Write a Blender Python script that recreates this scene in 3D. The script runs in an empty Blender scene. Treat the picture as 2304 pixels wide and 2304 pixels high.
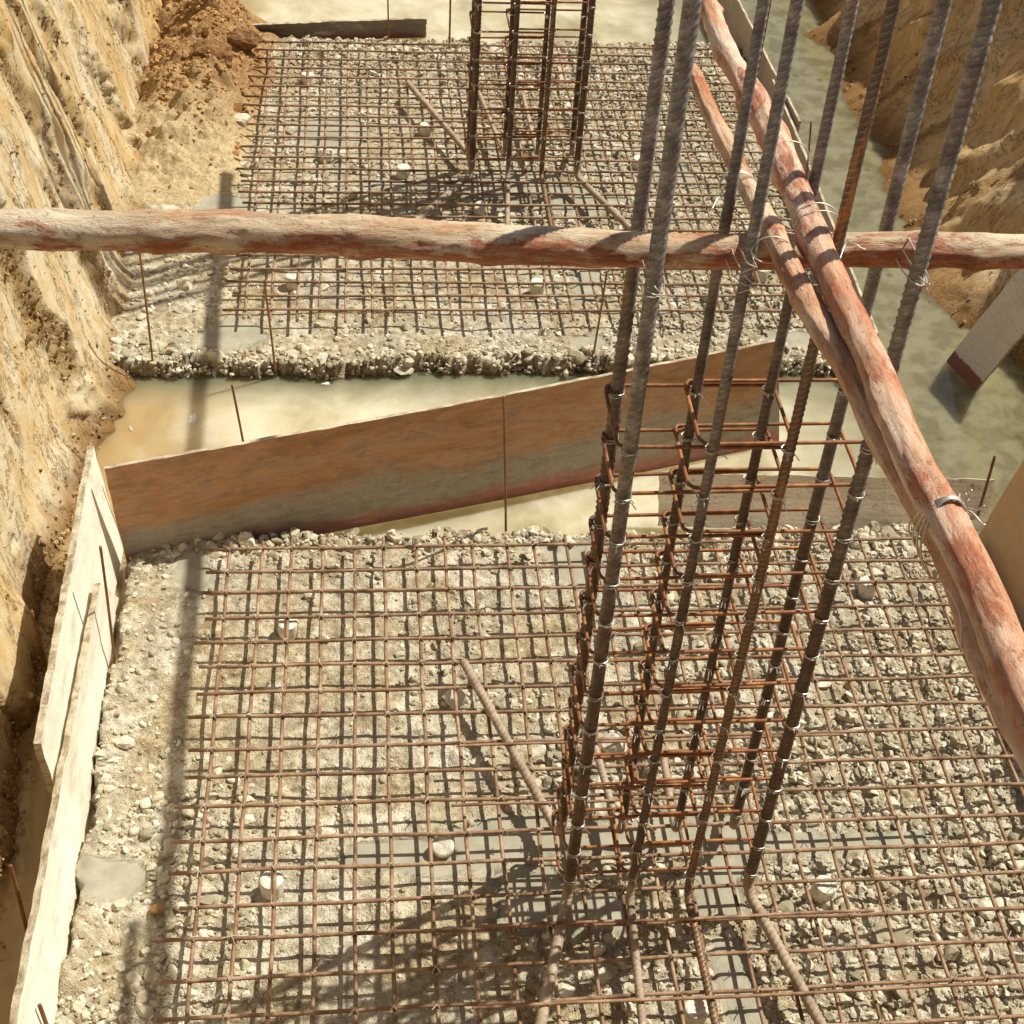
import bpy, math, random
import numpy as np
from mathutils import Vector, Matrix
random.seed(7); RNG = np.random.default_rng(11)
S = bpy.context.scene
COL = S.collection
WATER = -0.18
G = -0.10            # top of the lean concrete
SUN = np.array([0.636, 0.317, 1.0]); SUN /= np.linalg.norm(SUN)

# ---------------------------------------------------------------- noise (numpy)
def _hash(ix, iy, iz, seed):
    h = (ix.astype(np.int64)*374761393 + iy.astype(np.int64)*668265263 + iz.astype(np.int64)*2147483647 + seed*974634777) & 0xffffffff
    h = ((h ^ (h >> 13))*1274126177) & 0xffffffff
    h = ((h ^ (h >> 16))*2246822519) & 0xffffffff
    return ((h ^ (h >> 15)) & 0xffffff)/float(0xffffff)*2-1
def vn(x, y, z=0.0, seed=0):
    x, y, z = np.broadcast_arrays(np.asarray(x, float), np.asarray(y, float), np.asarray(z, float))
    xi, yi, zi = np.floor(x), np.floor(y), np.floor(z)
    fx, fy, fz = x-xi, y-yi, z-zi
    fx, fy, fz = [f*f*f*(f*(f*6-15)+10) for f in (fx, fy, fz)]
    r = 0
    for a in (0, 1):
        wa = fx if a else 1-fx
        for b in (0, 1):
            wb = fy if b else 1-fy
            for c in (0, 1):
                wc = fz if c else 1-fz
                r = r + wa*wb*wc*_hash(xi+a, yi+b, zi+c, seed)
    return r
def fbm(x, y, z=0.0, o=4, seed=0, g=.5):
    r = 0; a = 1; f = 1
    for k in range(o):
        r = r + a*vn(np.asarray(x)*f, np.asarray(y)*f, np.asarray(z)*f, seed+k*17); a *= g; f *= 2.03
    return r
def sstep(a, b, x):
    t = np.clip((np.asarray(x, float)-a)/(b-a), 0, 1); return t*t*(3-2*t)

# ---------------------------------------------------------------- objects
def tag(o, label=None, cat=None, group=None, kind=None):
    if label: o['label'] = label
    if cat: o['category'] = cat
    if group: o['group'] = group
    if kind: o['kind'] = kind
    return o
def mesh_np(name, V, F, smooth=False):
    """V (n,3), F (m,k) all faces same size"""
    V = np.asarray(V, np.float32); F = np.asarray(F, np.int32)
    me = bpy.data.meshes.new(name); k = F.shape[1]
    me.vertices.add(len(V)); me.vertices.foreach_set('co', V.ravel())
    me.loops.add(F.size); me.loops.foreach_set('vertex_index', F.ravel())
    me.polygons.add(len(F)); me.polygons.foreach_set('loop_start', np.arange(0, F.size, k, dtype=np.int32))
    me.polygons.foreach_set('loop_total', np.full(len(F), k, np.int32))
    me.polygons.foreach_set('use_smooth', np.full(len(F), smooth, bool))
    me.update(calc_edges=True); me.validate(); return me
def link(name, me, mat, parent=None):
    o = bpy.data.objects.new(name, me); COL.objects.link(o)
    if mat and not me.materials: me.materials.append(mat)
    if parent: o.parent = parent
    return o
def empty(name, loc=(0, 0, 0)):
    o = bpy.data.objects.new(name, None); COL.objects.link(o); o.location = loc; o.empty_display_size = .1; return o
def merge(parts):
    Vs, Fs, n = [], [], 0
    for V, F in parts:
        Vs.append(V); Fs.append(np.asarray(F)+n); n += len(V)
    return np.concatenate(Vs), np.concatenate(Fs)

# ---------------------------------------------------------------- swept tubes
def frames(P):
    P = np.asarray(P, float); T = np.gradient(P, axis=0); T /= np.linalg.norm(T, axis=1)[:, None]+1e-12
    n = np.cross(T[0], [0, 0, 1.]);
    if np.linalg.norm(n) < 1e-3: n = np.cross(T[0], [0, 1., 0])
    n /= np.linalg.norm(n); N = [n]
    for i in range(1, len(P)):
        n = N[-1]-T[i]*np.dot(N[-1], T[i]); n /= np.linalg.norm(n); N.append(n)
    N = np.array(N); return T, N, np.cross(T, N)
def resample(P, ds):
    P = np.asarray(P, float); d = np.r_[0, np.cumsum(np.linalg.norm(np.diff(P, axis=0), axis=1))]
    n = max(2, int(d[-1]/ds)+1); s = np.linspace(0, d[-1], n)
    return np.stack([np.interp(s, d, P[:, k]) for k in range(3)], 1), s
def smooth_path(P, it=2):
    P = np.asarray(P, float)
    for _ in range(it):
        Q = [P[0]]
        for a, b in zip(P[:-1], P[1:]): Q += [a*.75+b*.25, a*.25+b*.75]
        Q.append(P[-1]); P = np.array(Q)
    return P
def sweep(P, R, seg=8, cap=True):
    """P centre line (n,3); R radius array (n,) or (n,seg)"""
    T, N, B = frames(P); n = len(P)
    th = np.arange(seg)/seg*2*math.pi
    R = np.asarray(R, float)
    if R.ndim == 0: R = np.full((n, seg), float(R))
    if R.ndim == 1: R = np.repeat(R[:, None], seg, 1)
    V = P[:, None, :]+R[..., None]*(np.cos(th)[None, :, None]*N[:, None, :]+np.sin(th)[None, :, None]*B[:, None, :])
    V = V.reshape(-1, 3)
    i = np.arange(n-1)[:, None]*seg; j = np.arange(seg)[None, :]; j2 = (j+1) % seg
    F = np.stack([i+j, i+j2, i+seg+j2, i+seg+j], -1).reshape(-1, 4)
    if cap:
        V = np.concatenate([V, P[:1], P[-1:]]); a = len(V)-2; b = len(V)-1
        jj = np.arange(seg); j2 = (jj+1) % seg
        c1 = np.stack([np.full(seg, a), j2, jj, np.full(seg, a)], -1); c2 = np.stack([np.full(seg, b), (n-1)*seg+jj, (n-1)*seg+j2, np.full(seg, b)], -1)
        # degenerate quads avoided: use fan of quads over pairs
        q1 = np.stack([np.full(seg//2, a), jj[1::2]+0, jj[::2], (jj[::2]-1) % seg], -1)
        q2 = np.stack([np.full(seg//2, b), (n-1)*seg+(jj[::2]-1) % seg, (n-1)*seg+jj[::2], (n-1)*seg+jj[1::2]], -1)
        F = np.concatenate([F, q1, q2])
    return V, F
def ribbed(P, r, spacing=.019, rib=.0032, seg=16, zfine=1e9, per=5):
    """deformed reinforcing bar: crescent ribs leaning round the bar and two lengthwise ribs"""
    Pf, s = resample(P, spacing/per)
    if zfine < 1e8:                                   # coarser above zfine
        k = Pf[:, 2] < zfine; idx = np.where(k | (np.arange(len(Pf)) % 12 == 0))[0]; Pf, s = Pf[idx], s[idx]
    th = np.arange(seg)/seg*2*math.pi
    ph = s[:, None]/spacing+np.where(np.sin(th) > 0, 1, -1)[None, :]*np.cos(th)[None, :]*.55
    w = np.clip(np.cos(2*math.pi*ph), 0, 1)**2.2*np.abs(np.sin(th))[None, :]**.4; ribbed.w = w
    R = r*.94+rib*w+.0018*(np.abs(np.cos(th))[None, :] > .97)
    R = R*(1+.012*vn(s*30, 0*s, seed=5))[:, None]
    return sweep(Pf, R, seg)

# ---------------------------------------------------------------- materials
class M:
    def __init__(self, name, rough=.8, metal=0.0, spec=.4):
        self.m = bpy.data.materials.new(name); self.m.use_nodes = True
        self.t = self.m.node_tree; self.n = self.t.nodes; self.l = self.t.links
        self.b = self.n['Principled BSDF']
        self.b.inputs['Roughness'].default_value = rough; self.b.inputs['Metallic'].default_value = metal
        self.b.inputs['Specular IOR Level'].default_value = spec
        self.tc = self.n.new('ShaderNodeTexCoord')
    def co(self, scale=(1, 1, 1), rot=(0, 0, 0), kind='Object'):
        mp = self.n.new('ShaderNodeMapping'); mp.inputs['Scale'].default_value = scale; mp.inputs['Rotation'].default_value = rot
        self.l.new(self.tc.outputs[kind], mp.inputs['Vector']); return mp.outputs[0]
    def noise(self, vec, scale, detail=6, rough=.6, dist=0):
        t = self.n.new('ShaderNodeTexNoise'); t.inputs['Scale'].default_value = scale; t.inputs['Detail'].default_value = detail
        t.inputs['Roughness'].default_value = rough; t.inputs['Distortion'].default_value = dist
        self.l.new(vec, t.inputs['Vector']); return t.outputs['Fac']
    def voro(self, vec, scale, feature='F1', out='Distance'):
        t = self.n.new('ShaderNodeTexVoronoi'); t.inputs['Scale'].default_value = scale; t.feature = feature
        self.l.new(vec, t.inputs['Vector']); return t.outputs[out]
    def ramp(self, fac, stops):
        r = self.n.new('ShaderNodeValToRGB'); e = r.color_ramp.elements
        while len(e) < len(stops): e.new(.5)
        for k, (p, c) in enumerate(stops):
            e[k].position = p; e[k].color = (*c, 1) if isinstance(c, tuple) else (c, c, c, 1)
        self.l.new(fac, r.inputs[0]); return r.outputs[0]
    def mix(self, fac, a, b, mode='MIX'):
        m = self.n.new('ShaderNodeMix'); m.data_type = 'RGBA'; m.blend_type = mode
        for sock, v in ((m.inputs[0], fac), (m.inputs[6], a), (m.inputs[7], b)):
            if isinstance(v, (int, float)): sock.default_value = v
            elif isinstance(v, tuple): sock.default_value = (*v, 1)
            else: self.l.new(v, sock)
        return m.outputs[2]
    def math(self, op, a, b=0.0, clamp=False):
        m = self.n.new('ShaderNodeMath'); m.operation = op; m.use_clamp = clamp
        for s, v in ((m.inputs[0], a), (m.inputs[1], b)):
            if isinstance(v, (int, float)): s.default_value = v
            else: self.l.new(v, s)
        return m.outputs[0]
    def attr(self, name):
        a = self.n.new('ShaderNodeAttribute'); a.attribute_name = name; return a.outputs['Fac']
    def xyz(self, vec):
        s = self.n.new('ShaderNodeSeparateXYZ'); self.l.new(vec, s.inputs[0]); return s.outputs
    def island(self):
        return self.n.new('ShaderNodeNewGeometry').outputs['Random Per Island']
    def objrand(self):
        return self.n.new('ShaderNodeObjectInfo').outputs['Random']
    def color(self, c):
        self.l.new(c, self.b.inputs['Base Color']) if not isinstance(c, tuple) else setattr(self.b.inputs['Base Color'], 'default_value', (*c, 1)); return self
    def rough(self, c): self.l.new(c, self.b.inputs['Roughness']); return self
    def bump(self, h, dist=.01, strength=1.0):
        b = self.n.new('ShaderNodeBump'); b.inputs['Distance'].default_value = dist; b.inputs['Strength'].default_value = strength
        self.l.new(h, b.inputs['Height']); self.l.new(b.outputs[0], self.b.inputs['Normal']); return self

def make_materials():
    D = {}
    # lean concrete bed
    m = M('lean concrete and sand', .92, 0, .2); v = m.co()
    big = m.noise(v, 2.2, 5, .6); fine = m.noise(v, 26, 7, .62); mott = m.noise(v, 5.5, 6, .68, .4); gr = m.voro(v, 70); gr2 = m.voro(v, 150)
    c = m.ramp(fine, [(.34, (.19, .14, .075)), (.5, (.38, .315, .19)), (.66, (.54, .47, .31))])
    c = m.mix(m.ramp(big, [(.42, 0.), (.62, 1.)]), c, m.ramp(fine, [(.33, (.27, .24, .175)), (.68, (.60, .56, .44))]))
    c = m.mix(m.ramp(mott, [(.54, 0.), (.64, .7)]), c, (.68, .635, .51)); c = m.mix(m.ramp(mott, [(.36, .6), (.46, 0.)]), c, (.27, .20, .115))
    c = m.mix(m.ramp(gr, [(.10, .5), (.2, 0.)]), c, (.70, .65, .52))
    c = m.mix(m.ramp(m.noise(v, 52, 6, .75), [(.60, 0.), (.645, .9)]), c, (.09, .065, .035))  # dark specks painted in as shade of tiny crevices
    pat = m.attr('patch')
    cp = m.ramp(m.noise(v, 9, 7, .65), [(.3, (.25, .235, .175)), (.7, (.39, .365, .275))])
    cp = m.mix(m.ramp(m.noise(v, 60, 3, .6), [(.66, 0.), (.72, .6)]), cp, (.16, .145, .11))
    c = m.mix(pat, c, cp)
    wet = m.attr('wet'); c = m.mix(wet, c, m.mix(1.0, c, (.42, .36, .27), 'MULTIPLY'))
    m.color(c)
    lump = m.noise(v, 12, 5, .55, .3)
    h = m.math('MULTIPLY', m.math('ADD', m.math('MULTIPLY', lump, 1.7), m.math('ADD', m.math('MULTIPLY', fine, .7), m.math('MULTIPLY', m.math('SUBTRACT', 1.0, gr2), .18))), m.math('SUBTRACT', 1.05, pat))
    m.bump(h, .022, 1.0); D['bed'] = m.m
    # stones
    m = M('crushed stone', .85, 0, .25); v = m.co(); r = m.island()
    c = m.ramp(r, [(0., (.26, .235, .165)), (.25, (.43, .385, .27)), (.55, (.60, .555, .42)), (.85, (.76, .72, .58)), (1., (.42, .32, .20))])
    c = m.mix(m.ramp(m.noise(v, 26, 6, .7), [(.35, .65), (.6, 0.)]), c, (.30, .235, .14)); m.color(c)
    m.bump(m.noise(v, 130, 6, .7), .004, .8); D['stone'] = m.m
    m = M('soil crumbs', .95, 0, .1); v = m.co(); r = m.island()
    m.color(m.mix(m.noise(v, 20, 5), m.ramp(r, [(0., (.22, .11, .04)), (.6, (.40, .23, .10)), (1., (.58, .42, .22))]), (.40, .22, .08))); m.bump(m.noise(v, 120, 6, .7), .006, 1); D['crumb'] = m.m
    # soil banks
    def soil(name, light, mid, orange, dark, scale=1.0, om=.5):
        m = M(name, .93, 0, .15); v = m.co(); vs = m.co((1.0, 1.0, .5), (.25, 0, 0))
        a = m.noise(vs, 1.1*scale, 10, .78, .4); b = m.noise(v, 11, 12, .84); f = m.noise(v, 75, 8, .8); st = m.noise(vs, 7, 6, .65, .5)
        c = m.ramp(a, [(.36, orange), (.48, mid), (.60, light)])
        c = m.mix(m.ramp(st, [(.38, .7), (.52, 0.)]), c, orange)
        c = m.mix(m.ramp(b, [(.30, .6), (.42, 0.)]), c, dark)
        c = m.mix(m.ramp(f, [(.60, 0.), (.68, .7)]), c, dark); c = m.mix(m.ramp(f, [(.32, .5), (.42, 0.)]), c, light)
        c = m.mix(m.ramp(m.noise(v, 16, 5, .6), [(.58, 0.), (.70, .55)]), c, light)
        e = m.attr('crumble'); c = m.mix(m.math('MULTIPLY', e, .8), c, m.ramp(f, [(.35, dark), (.6, orange)]))
        c = m.mix(m.attr('wet'), c, m.mix(1.0, c, (.55, .42, .30), 'MULTIPLY'))
        pits = m.ramp(m.noise(m.co((1, 1.6, .8)), 34, 7, .8, .3), [(.33, 1.), (.39, 0.)]); pm = m.math('MULTIPLY', pits, m.ramp(m.noise(v, 3.3, 4, .6), [(.42, 0.), (.56, 1.)]))
        c = m.mix(pm, c, dark); sp2 = m.noise(m.co((1, 1, .55)), 120, 4, .7); c = m.mix(m.ramp(sp2, [(.62, 0.), (.66, .8)]), c, dark)
        vein = m.math('ABSOLUTE', m.math('SUBTRACT', m.noise(m.co((1, 1.0, .38), (.25, 0, 0)), 3.2, 9, .72, .5), .5)); c = m.mix(m.ramp(vein, [(.004, .85), (.014, 0.)]), c, dark)
        hh = m.math('SUBTRACT', m.math('ADD', m.math('MULTIPLY', f, m.math('ADD', m.math('MULTIPLY', e, 1.4), .25)), m.math('MULTIPLY', b, .9)), m.math('MULTIPLY', pm, .5))
        m.color(c); m.bump(hh, .02, .9); return m.m
    m = M('bank crumbs', .95, 0, .1); v = m.co(); m.color(m.ramp(m.island(), [(0., (.16, .09, .04)), (.45, (.32, .21, .10)), (.8, (.44, .32, .17)), (1., (.52, .42, .27))])); m.bump(m.noise(v, 120, 6, .7), .005, 1); D['bankcrumb'] = m.m
    m = M('dark brown soil clod', .95, 0, .1); v = m.co(); f = m.noise(v, 22, 7, .75); m.color(m.ramp(f, [(.35, (.10, .05, .02)), (.55, (.26, .14, .06)), (.7, (.48, .31, .15))])); m.bump(f, .02, 1); D['clod'] = m.m  # clods in a darker brown than the heap
    D['soilL'] = soil('cut clay soil pale and orange', (.74, .67, .50), (.66, .54, .33), (.58, .37, .13), (.16, .09, .035))
    D['soilR'] = soil('cut brown soil', (.78, .62, .38), (.66, .46, .23), (.60, .38, .15), (.22, .125, .05), 1.3)
    D['ground'] = soil('open ground soil', (.40, .30, .17), (.36, .24, .12), (.36, .22, .10), (.16, .10, .05))
    # water
    m = M('murky muddy water', .05, 0, 1.0); m.b.subsurface_method = 'RANDOM_WALK' if hasattr(m.b, 'subsurface_method') else None; m.b.inputs['Subsurface Weight'].default_value = .8; m.b.inputs['Subsurface Radius'].default_value = (1, .9, .6); m.b.inputs['Subsurface Scale'].default_value = .45; v = m.co(); m.b.inputs['IOR'].default_value = 1.33
    x = m.xyz(v); a = m.noise(v, 1.6, 6, .6, .5); b = m.noise(v, 6, 5, .6, .3); nz = m.noise(v, 3.2, 6, .65)
    c = m.ramp(a, [(.34, (.33, .285, .165)), (.47, (.47, .42, .27)), (.6, (.60, .56, .41))])
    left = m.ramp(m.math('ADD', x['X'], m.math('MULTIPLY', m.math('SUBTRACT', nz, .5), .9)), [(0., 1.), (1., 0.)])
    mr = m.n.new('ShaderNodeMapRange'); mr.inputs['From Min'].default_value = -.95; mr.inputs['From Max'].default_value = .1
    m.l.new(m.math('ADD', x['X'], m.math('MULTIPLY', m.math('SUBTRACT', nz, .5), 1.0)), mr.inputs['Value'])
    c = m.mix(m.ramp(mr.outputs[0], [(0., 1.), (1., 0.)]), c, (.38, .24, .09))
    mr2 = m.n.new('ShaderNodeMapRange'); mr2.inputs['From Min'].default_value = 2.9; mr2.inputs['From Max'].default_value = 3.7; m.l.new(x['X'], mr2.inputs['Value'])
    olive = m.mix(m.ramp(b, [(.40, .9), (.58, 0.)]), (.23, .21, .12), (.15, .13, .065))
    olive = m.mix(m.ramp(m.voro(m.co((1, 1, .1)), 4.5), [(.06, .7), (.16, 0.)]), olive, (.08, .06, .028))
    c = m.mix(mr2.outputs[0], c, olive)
    for y0, y1 in ((1.34, 1.62),):  # dark green band: the bed edge's reflection painted into the water colour
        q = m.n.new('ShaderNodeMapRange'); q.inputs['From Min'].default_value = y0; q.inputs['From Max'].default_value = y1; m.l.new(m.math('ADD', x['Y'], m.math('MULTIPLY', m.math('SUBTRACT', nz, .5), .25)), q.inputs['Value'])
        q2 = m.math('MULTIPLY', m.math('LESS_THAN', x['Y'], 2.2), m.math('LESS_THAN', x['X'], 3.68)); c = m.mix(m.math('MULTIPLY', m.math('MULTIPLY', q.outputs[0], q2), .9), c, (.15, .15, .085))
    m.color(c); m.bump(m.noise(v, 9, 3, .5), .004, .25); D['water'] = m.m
    # steel
    m = M('dark ribbed steel', .55, .15, .45); v = m.co(); x = m.xyz(v)
    n1 = m.noise(v, 14, 6, .7); n2 = m.noise(m.co((1, 1, .12)), 30, 5, .6)
    grey = m.ramp(n1, [(.3, (.10, .088, .082)), (.52, (.23, .215, .205)), (.70, (.46, .45, .44))])
    brown = m.ramp(n1, [(.3, (.05, .030, .018)), (.6, (.105, .065, .04)), (.8, (.23, .14, .08))])
    zr = m.n.new('ShaderNodeMapRange'); zr.inputs['From Min'].default_value = 2.1; zr.inputs['From Max'].default_value = 3.3; m.l.new(m.math('ADD', x['Z'], m.math('MULTIPLY', m.objrand(), .7)), zr.inputs['Value'])
    c = m.mix(zr.outputs[0], brown, grey)
    c = m.mix(m.ramp(n2, [(.60, 0.), (.72, .7)]), c, (.36, .14, .035))
    zl = m.n.new('ShaderNodeMapRange'); zl.inputs['From Min'].default_value = .20; zl.inputs['From Max'].default_value = .08; m.l.new(x['Z'], zl.inputs['Value'])
    c = m.mix(zl.outputs[0], c, m.ramp(n1, [(.3, (.22, .155, .105)), (.55, (.36, .28, .20)), (.75, (.52, .44, .34))]))
    c = m.mix(m.math('MULTIPLY', m.ramp(m.attr('rib'), [(.45, 0.), (.9, 1.)]), m.math('MULTIPLY', m.math('ADD', m.math('MULTIPLY', zr.outputs[0], .8), .22), m.ramp(n1, [(.4, .3), (.6, 1.)]))), c, (.60, .57, .52))  # paler ribs: polished edges plus their highlights, put into the colour
    m.color(c); m.bump(m.noise(v, 160, 4, .6), .0012, .6); m.rough(m.math('ADD', m.ramp(n1, [(.3, .62), (.7, .42)]), m.math('MULTIPLY', zl.outputs[0], .25))); D['bar'] = m.m
    m = M('rust streaked ribbed steel', .5, .3, .5); v = m.co(); n1 = m.noise(v, 14, 6, .7); n2 = m.noise(m.co((1, 1, .10)), 22, 5, .6)
    c = m.ramp(n1, [(.3, (.10, .06, .04)), (.6, (.17, .13, .11)), (.8, (.30, .26, .23))])
    x = m.xyz(v); zr = m.n.new('ShaderNodeMapRange'); zr.inputs['From Min'].default_value = 2.35; zr.inputs['From Max'].default_value = 2.9; m.l.new(x['Z'], zr.inputs['Value'])
    c = m.mix(zr.outputs[0], m.ramp(n1, [(.3, (.085, .045, .025)), (.6, (.17, .10, .055)), (.8, (.32, .20, .11))]), c)
    c = m.mix(m.math('MULTIPLY', m.ramp(n2, [(.54, 0.), (.60, .95)]), m.math('MAXIMUM', zr.outputs[0], .25)), c, (.56, .22, .04)); c = m.mix(m.math('MULTIPLY', m.ramp(m.attr('rib'), [(.45, 0.), (.9, 1.)]), .6), c, (.50, .45, .38)); m.color(c); m.bump(m.noise(v, 160, 4, .6), .0012, .6); D['barrust'] = m.m  # rib crests painted paler for polish and highlight
    def thin(name, a, b, c_, rough=.7):
        m = M(name, rough, .12, .35); v = m.co(); n1 = m.noise(v, 7, 6, .7); n2 = m.noise(v, 45, 4, .7)
        c = m.ramp(n1, [(.34, a), (.5, b), (.66, c_)])
        c = m.mix(m.math('MULTIPLY', m.objrand(), .35), c, a)
        c = m.mix(m.ramp(n2, [(.6, 0.), (.72, .6)]), c, c_); m.color(c)
        m.bump(n2, .002, .5); return m.m
    D['matbar'] = thin('dusty rusted mesh bar', (.11, .058, .030), (.29, .17, .095), (.46, .33, .22))
    D['legbar'] = thin('dusty brown ribbed steel', (.14, .085, .055), (.24, .165, .115), (.34, .25, .18))
    D['stir'] = thin('orange rusted link steel', (.10, .042, .022), (.27, .105, .038), (.54, .25, .07), .6)
    D['stake'] = thin('rusty stake rod', (.13, .055, .02), (.25, .12, .05), (.33, .19, .09))
    m = M('galvanised binding wire', .42, .55, .5); m.color(m.mix(m.objrand(), (.50, .46, .38), (.68, .65, .58))); D['wire'] = m.m
    m = M('old binding wire', .5, .2, .4); m.color(m.mix(m.noise(m.co((1, 1, 1)), 3.5, 2), (.30, .23, .16), (.80, .73, .60))); D['wire2'] = m.m
    # peeled poles
    def pole(name, base, pale, red, dark, rb=.5, lo=0.0):
        m = M(name, .5, 0, .45); v = m.co((.22, 1, 1)); w = m.co()
        a = m.noise(v, 9, 8, .70, .3); b = m.noise(v, 34, 9, .82, .2); k = m.noise(m.co((.38, 1, 1), (0, 0, .12)), 10.5, 8, .72, .35); f = m.noise(m.co((.12, 1, 1)), 90, 5, .7); sp = m.noise(w, 75, 4, .75)
        c = m.ramp(a, [(.34, red), (.46, base), (.60, pale)])
        zb = m.math('ADD', k, m.math('MULTIPLY', m.xyz(w)['Z'], lo))  # lo gathers dark red bark low down, painting a shaded underside
        c = m.mix(m.ramp(zb, [(rb-.05, .92), (rb+.02, 0.)]), c, m.ramp(b, [(.35, dark), (.5, red), (.66, base)]))
        c = m.mix(m.ramp(b, [(.62, 0.), (.70, .8)]), c, pale)
        c = m.mix(m.ramp(sp, [(.58, 0.), (.66, .65)]), c, dark); c = m.mix(m.ramp(f, [(.56, 0.), (.70, .45)]), c, red); c = m.mix(m.ramp(m.noise(w, 24, 8, .8), [(.62, 0.), (.68, .5)]), c, (.47, .40, .28))
        kn = m.attr('knot'); c = m.mix(kn, c, m.ramp(b, [(.35, dark), (.55, (.50, .17, .05)), (.7, (.62, .34, .14))]))
        m.color(c); m.bump(m.math('ADD', m.math('MULTIPLY', b, .9), m.math('ADD', m.math('MULTIPLY', f, .3), m.math('MULTIPLY', m.ramp(k, [(rb-.06, 0.), (rb+.05, 1.)]), .45))), .008, 1.0); return m.m
    D['poleH'] = pole('peeled pole pale with red bark', (.56, .40, .24), (.74, .61, .42), (.44, .11, .03), (.10, .04, .018), .485, 1.9)  # real red bark patches, with underside shade put into the colour
    D['poleP'] = pole('pinkish peeled pole', (.62, .33, .19), (.82, .62, .46), (.50, .14, .045), (.12, .045, .02), .47)
    D['poleQ'] = pole('pinkish orange slim pole', (.60, .32, .17), (.78, .57, .39), (.50, .15, .05), (.16, .06, .028), .46)
    # plywood
    def ply(name, A, B_, spots, sp=.62, maroon=None):
        m = M(name, .75, 0, .3); v = m.co((.25, 1, 1)); w = m.co(); x = m.xyz(w)
        g = m.noise(v, 14, 6, .65); b = m.noise(w, 3, 6, .65, .4)
        c = m.mix(m.ramp(b, [(.4, 0.), (.6, 1.)]), m.ramp(g, [(.3, A), (.7, B_)]), A)
        grn = m.noise(m.co((.10, 1, 1.6)), 70, 6, .7); c = m.mix(m.ramp(grn, [(.50, 0.), (.66, .5)]), c, spots); c = m.mix(m.ramp(m.noise(m.co((.5, 1, 1)), 6, 8, .75), [(.54, 0.), (.62, .55)]), c, (.46, .42, .34)); c = m.mix(m.ramp(m.voro(w, 5.5), [(.018, .9), (.03, 0.)]), c, (.07, .05, .035))
        c = m.mix(m.ramp(m.noise(w, 34, 5, .75), [(sp, 0.), (sp+.07, .75)]), c, spots)
        if maroon:
            zz = m.math('ADD', x['Z'], m.math('MULTIPLY', m.math('SUBTRACT', m.noise(w, 9, 4), .5), .06))
            mr = m.n.new('ShaderNodeMapRange'); mr.inputs['From Min'].default_value = maroon; mr.inputs['From Max'].default_value = maroon+.01; m.l.new(zz, mr.inputs['Value'])
            c = m.mix(mr.outputs[0], (.22, .09, .07), c)
        m.color(c); m.bump(m.math('ADD', g, m.noise(w, 60, 4)), .003, .6); return m.m
    D['plypale'] = ply('weathered pale plywood', (.78, .72, .58), (.88, .84, .72), (.44, .39, .30), .60)
    D['plyspeck'] = ply('mud splashed plywood', (.52, .44, .31), (.62, .55, .41), (.17, .12, .06), .57)
    D['plywhite'] = ply('whitish wet tipped board', (.58, .54, .47), (.68, .64, .57), (.35, .29, .22), .66, .16)
    D['plytan'] = ply('tan orange board', (.62, .42, .24), (.70, .50, .31), (.40, .25, .13), .68)
    D['plygrey'] = ply('grey pink weathered board', (.34, .29, .245), (.43, .36, .31), (.24, .15, .12), .6, .03)
    D['plydark'] = ply('dark wet board', (.15, .13, .11), (.22, .195, .165), (.09, .07, .06), .6, .085)
    m = M('rough plywood edge', .9, 0, .2); m.color(m.ramp(m.noise(m.co((.3, 1, 6)), 30, 5), [(.35, (.30, .23, .14)), (.6, (.66, .58, .42))])); m.bump(m.noise(m.co(), 90, 5, .8), .01, 1); D['plyedge'] = m.m
    m = M('rust stained shuttering board', .6, .05, .35); v = m.co(); x = m.xyz(v); st = m.co((.35, 1, 1))
    n = m.noise(st, 5, 9, .74, .4); f = m.noise(v, 24, 8, .78); L = m.noise(m.co((.6, 1, 1)), 1.7, 8, .68)
    c = m.ramp(n, [(.3, (.25, .165, .085)), (.44, (.46, .235, .10)), (.56, (.54, .32, .18)), (.7, (.36, .28, .18))])
    zz = m.math('ADD', m.math('ADD', x['Z'], m.math('MULTIPLY', x['X'], -.03)), m.math('MULTIPLY', m.math('SUBTRACT', L, .5), .55))
    c = m.mix(m.ramp(zz, [(.26, 1.), (.36, 0.)]), c, m.ramp(f, [(.3, (.29, .26, .205)), (.7, (.42, .375, .30))]))
    z2 = m.math('ADD', x['Z'], m.math('MULTIPLY', m.math('SUBTRACT', L, .5), .22))
    c = m.mix(m.ramp(z2, [(.09, 1.), (.17, 0.)]), c, m.ramp(f, [(.3, (.36, .13, .10)), (.7, (.50, .22, .17))]))
    c = m.mix(m.ramp(f, [(.64, 0.), (.72, .5)]), c, (.11, .07, .04)); c = m.mix(m.ramp(m.noise(m.co((.5, 1, 1)), 11, 8, .75, .6), [(.36, .55), (.5, 0.)]), c, (.20, .15, .10)); c = m.mix(m.ramp(m.noise(m.co((.3, 1, 3)), 16, 7, .7), [(.55, 0.), (.68, .4)]), c, (.55, .46, .35)); c = m.mix(m.ramp(m.noise(m.co((.12, 1, 1.5)), 60, 6, .7), [(.52, 0.), (.68, .45)]), c, (.14, .09, .05)); c = m.mix(m.ramp(m.voro(v, 4.2), [(.014, .95), (.024, 0.)]), c, (.04, .03, .02)); c = m.mix(m.ramp(m.noise(v, 48, 5, .8), [(.66, 0.), (.70, .7)]), c, (.55, .50, .42)); m.color(c); m.bump(f, .003, .7); D['rustboard'] = m.m
    m = M('pale cast concrete', .88, 0, .2); v = m.co(); m.color(m.ramp(m.noise(v, 60, 6, .7), [(.35, (.50, .46, .36)), (.6, (.76, .73, .63))])); m.bump(m.noise(v, 160, 5, .7), .003, .8); D['spacer'] = m.m
    m = M('dry white foam', .9, 0, .2); m.color((.80, .78, .70)); D['foam'] = m.m
    return D
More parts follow.
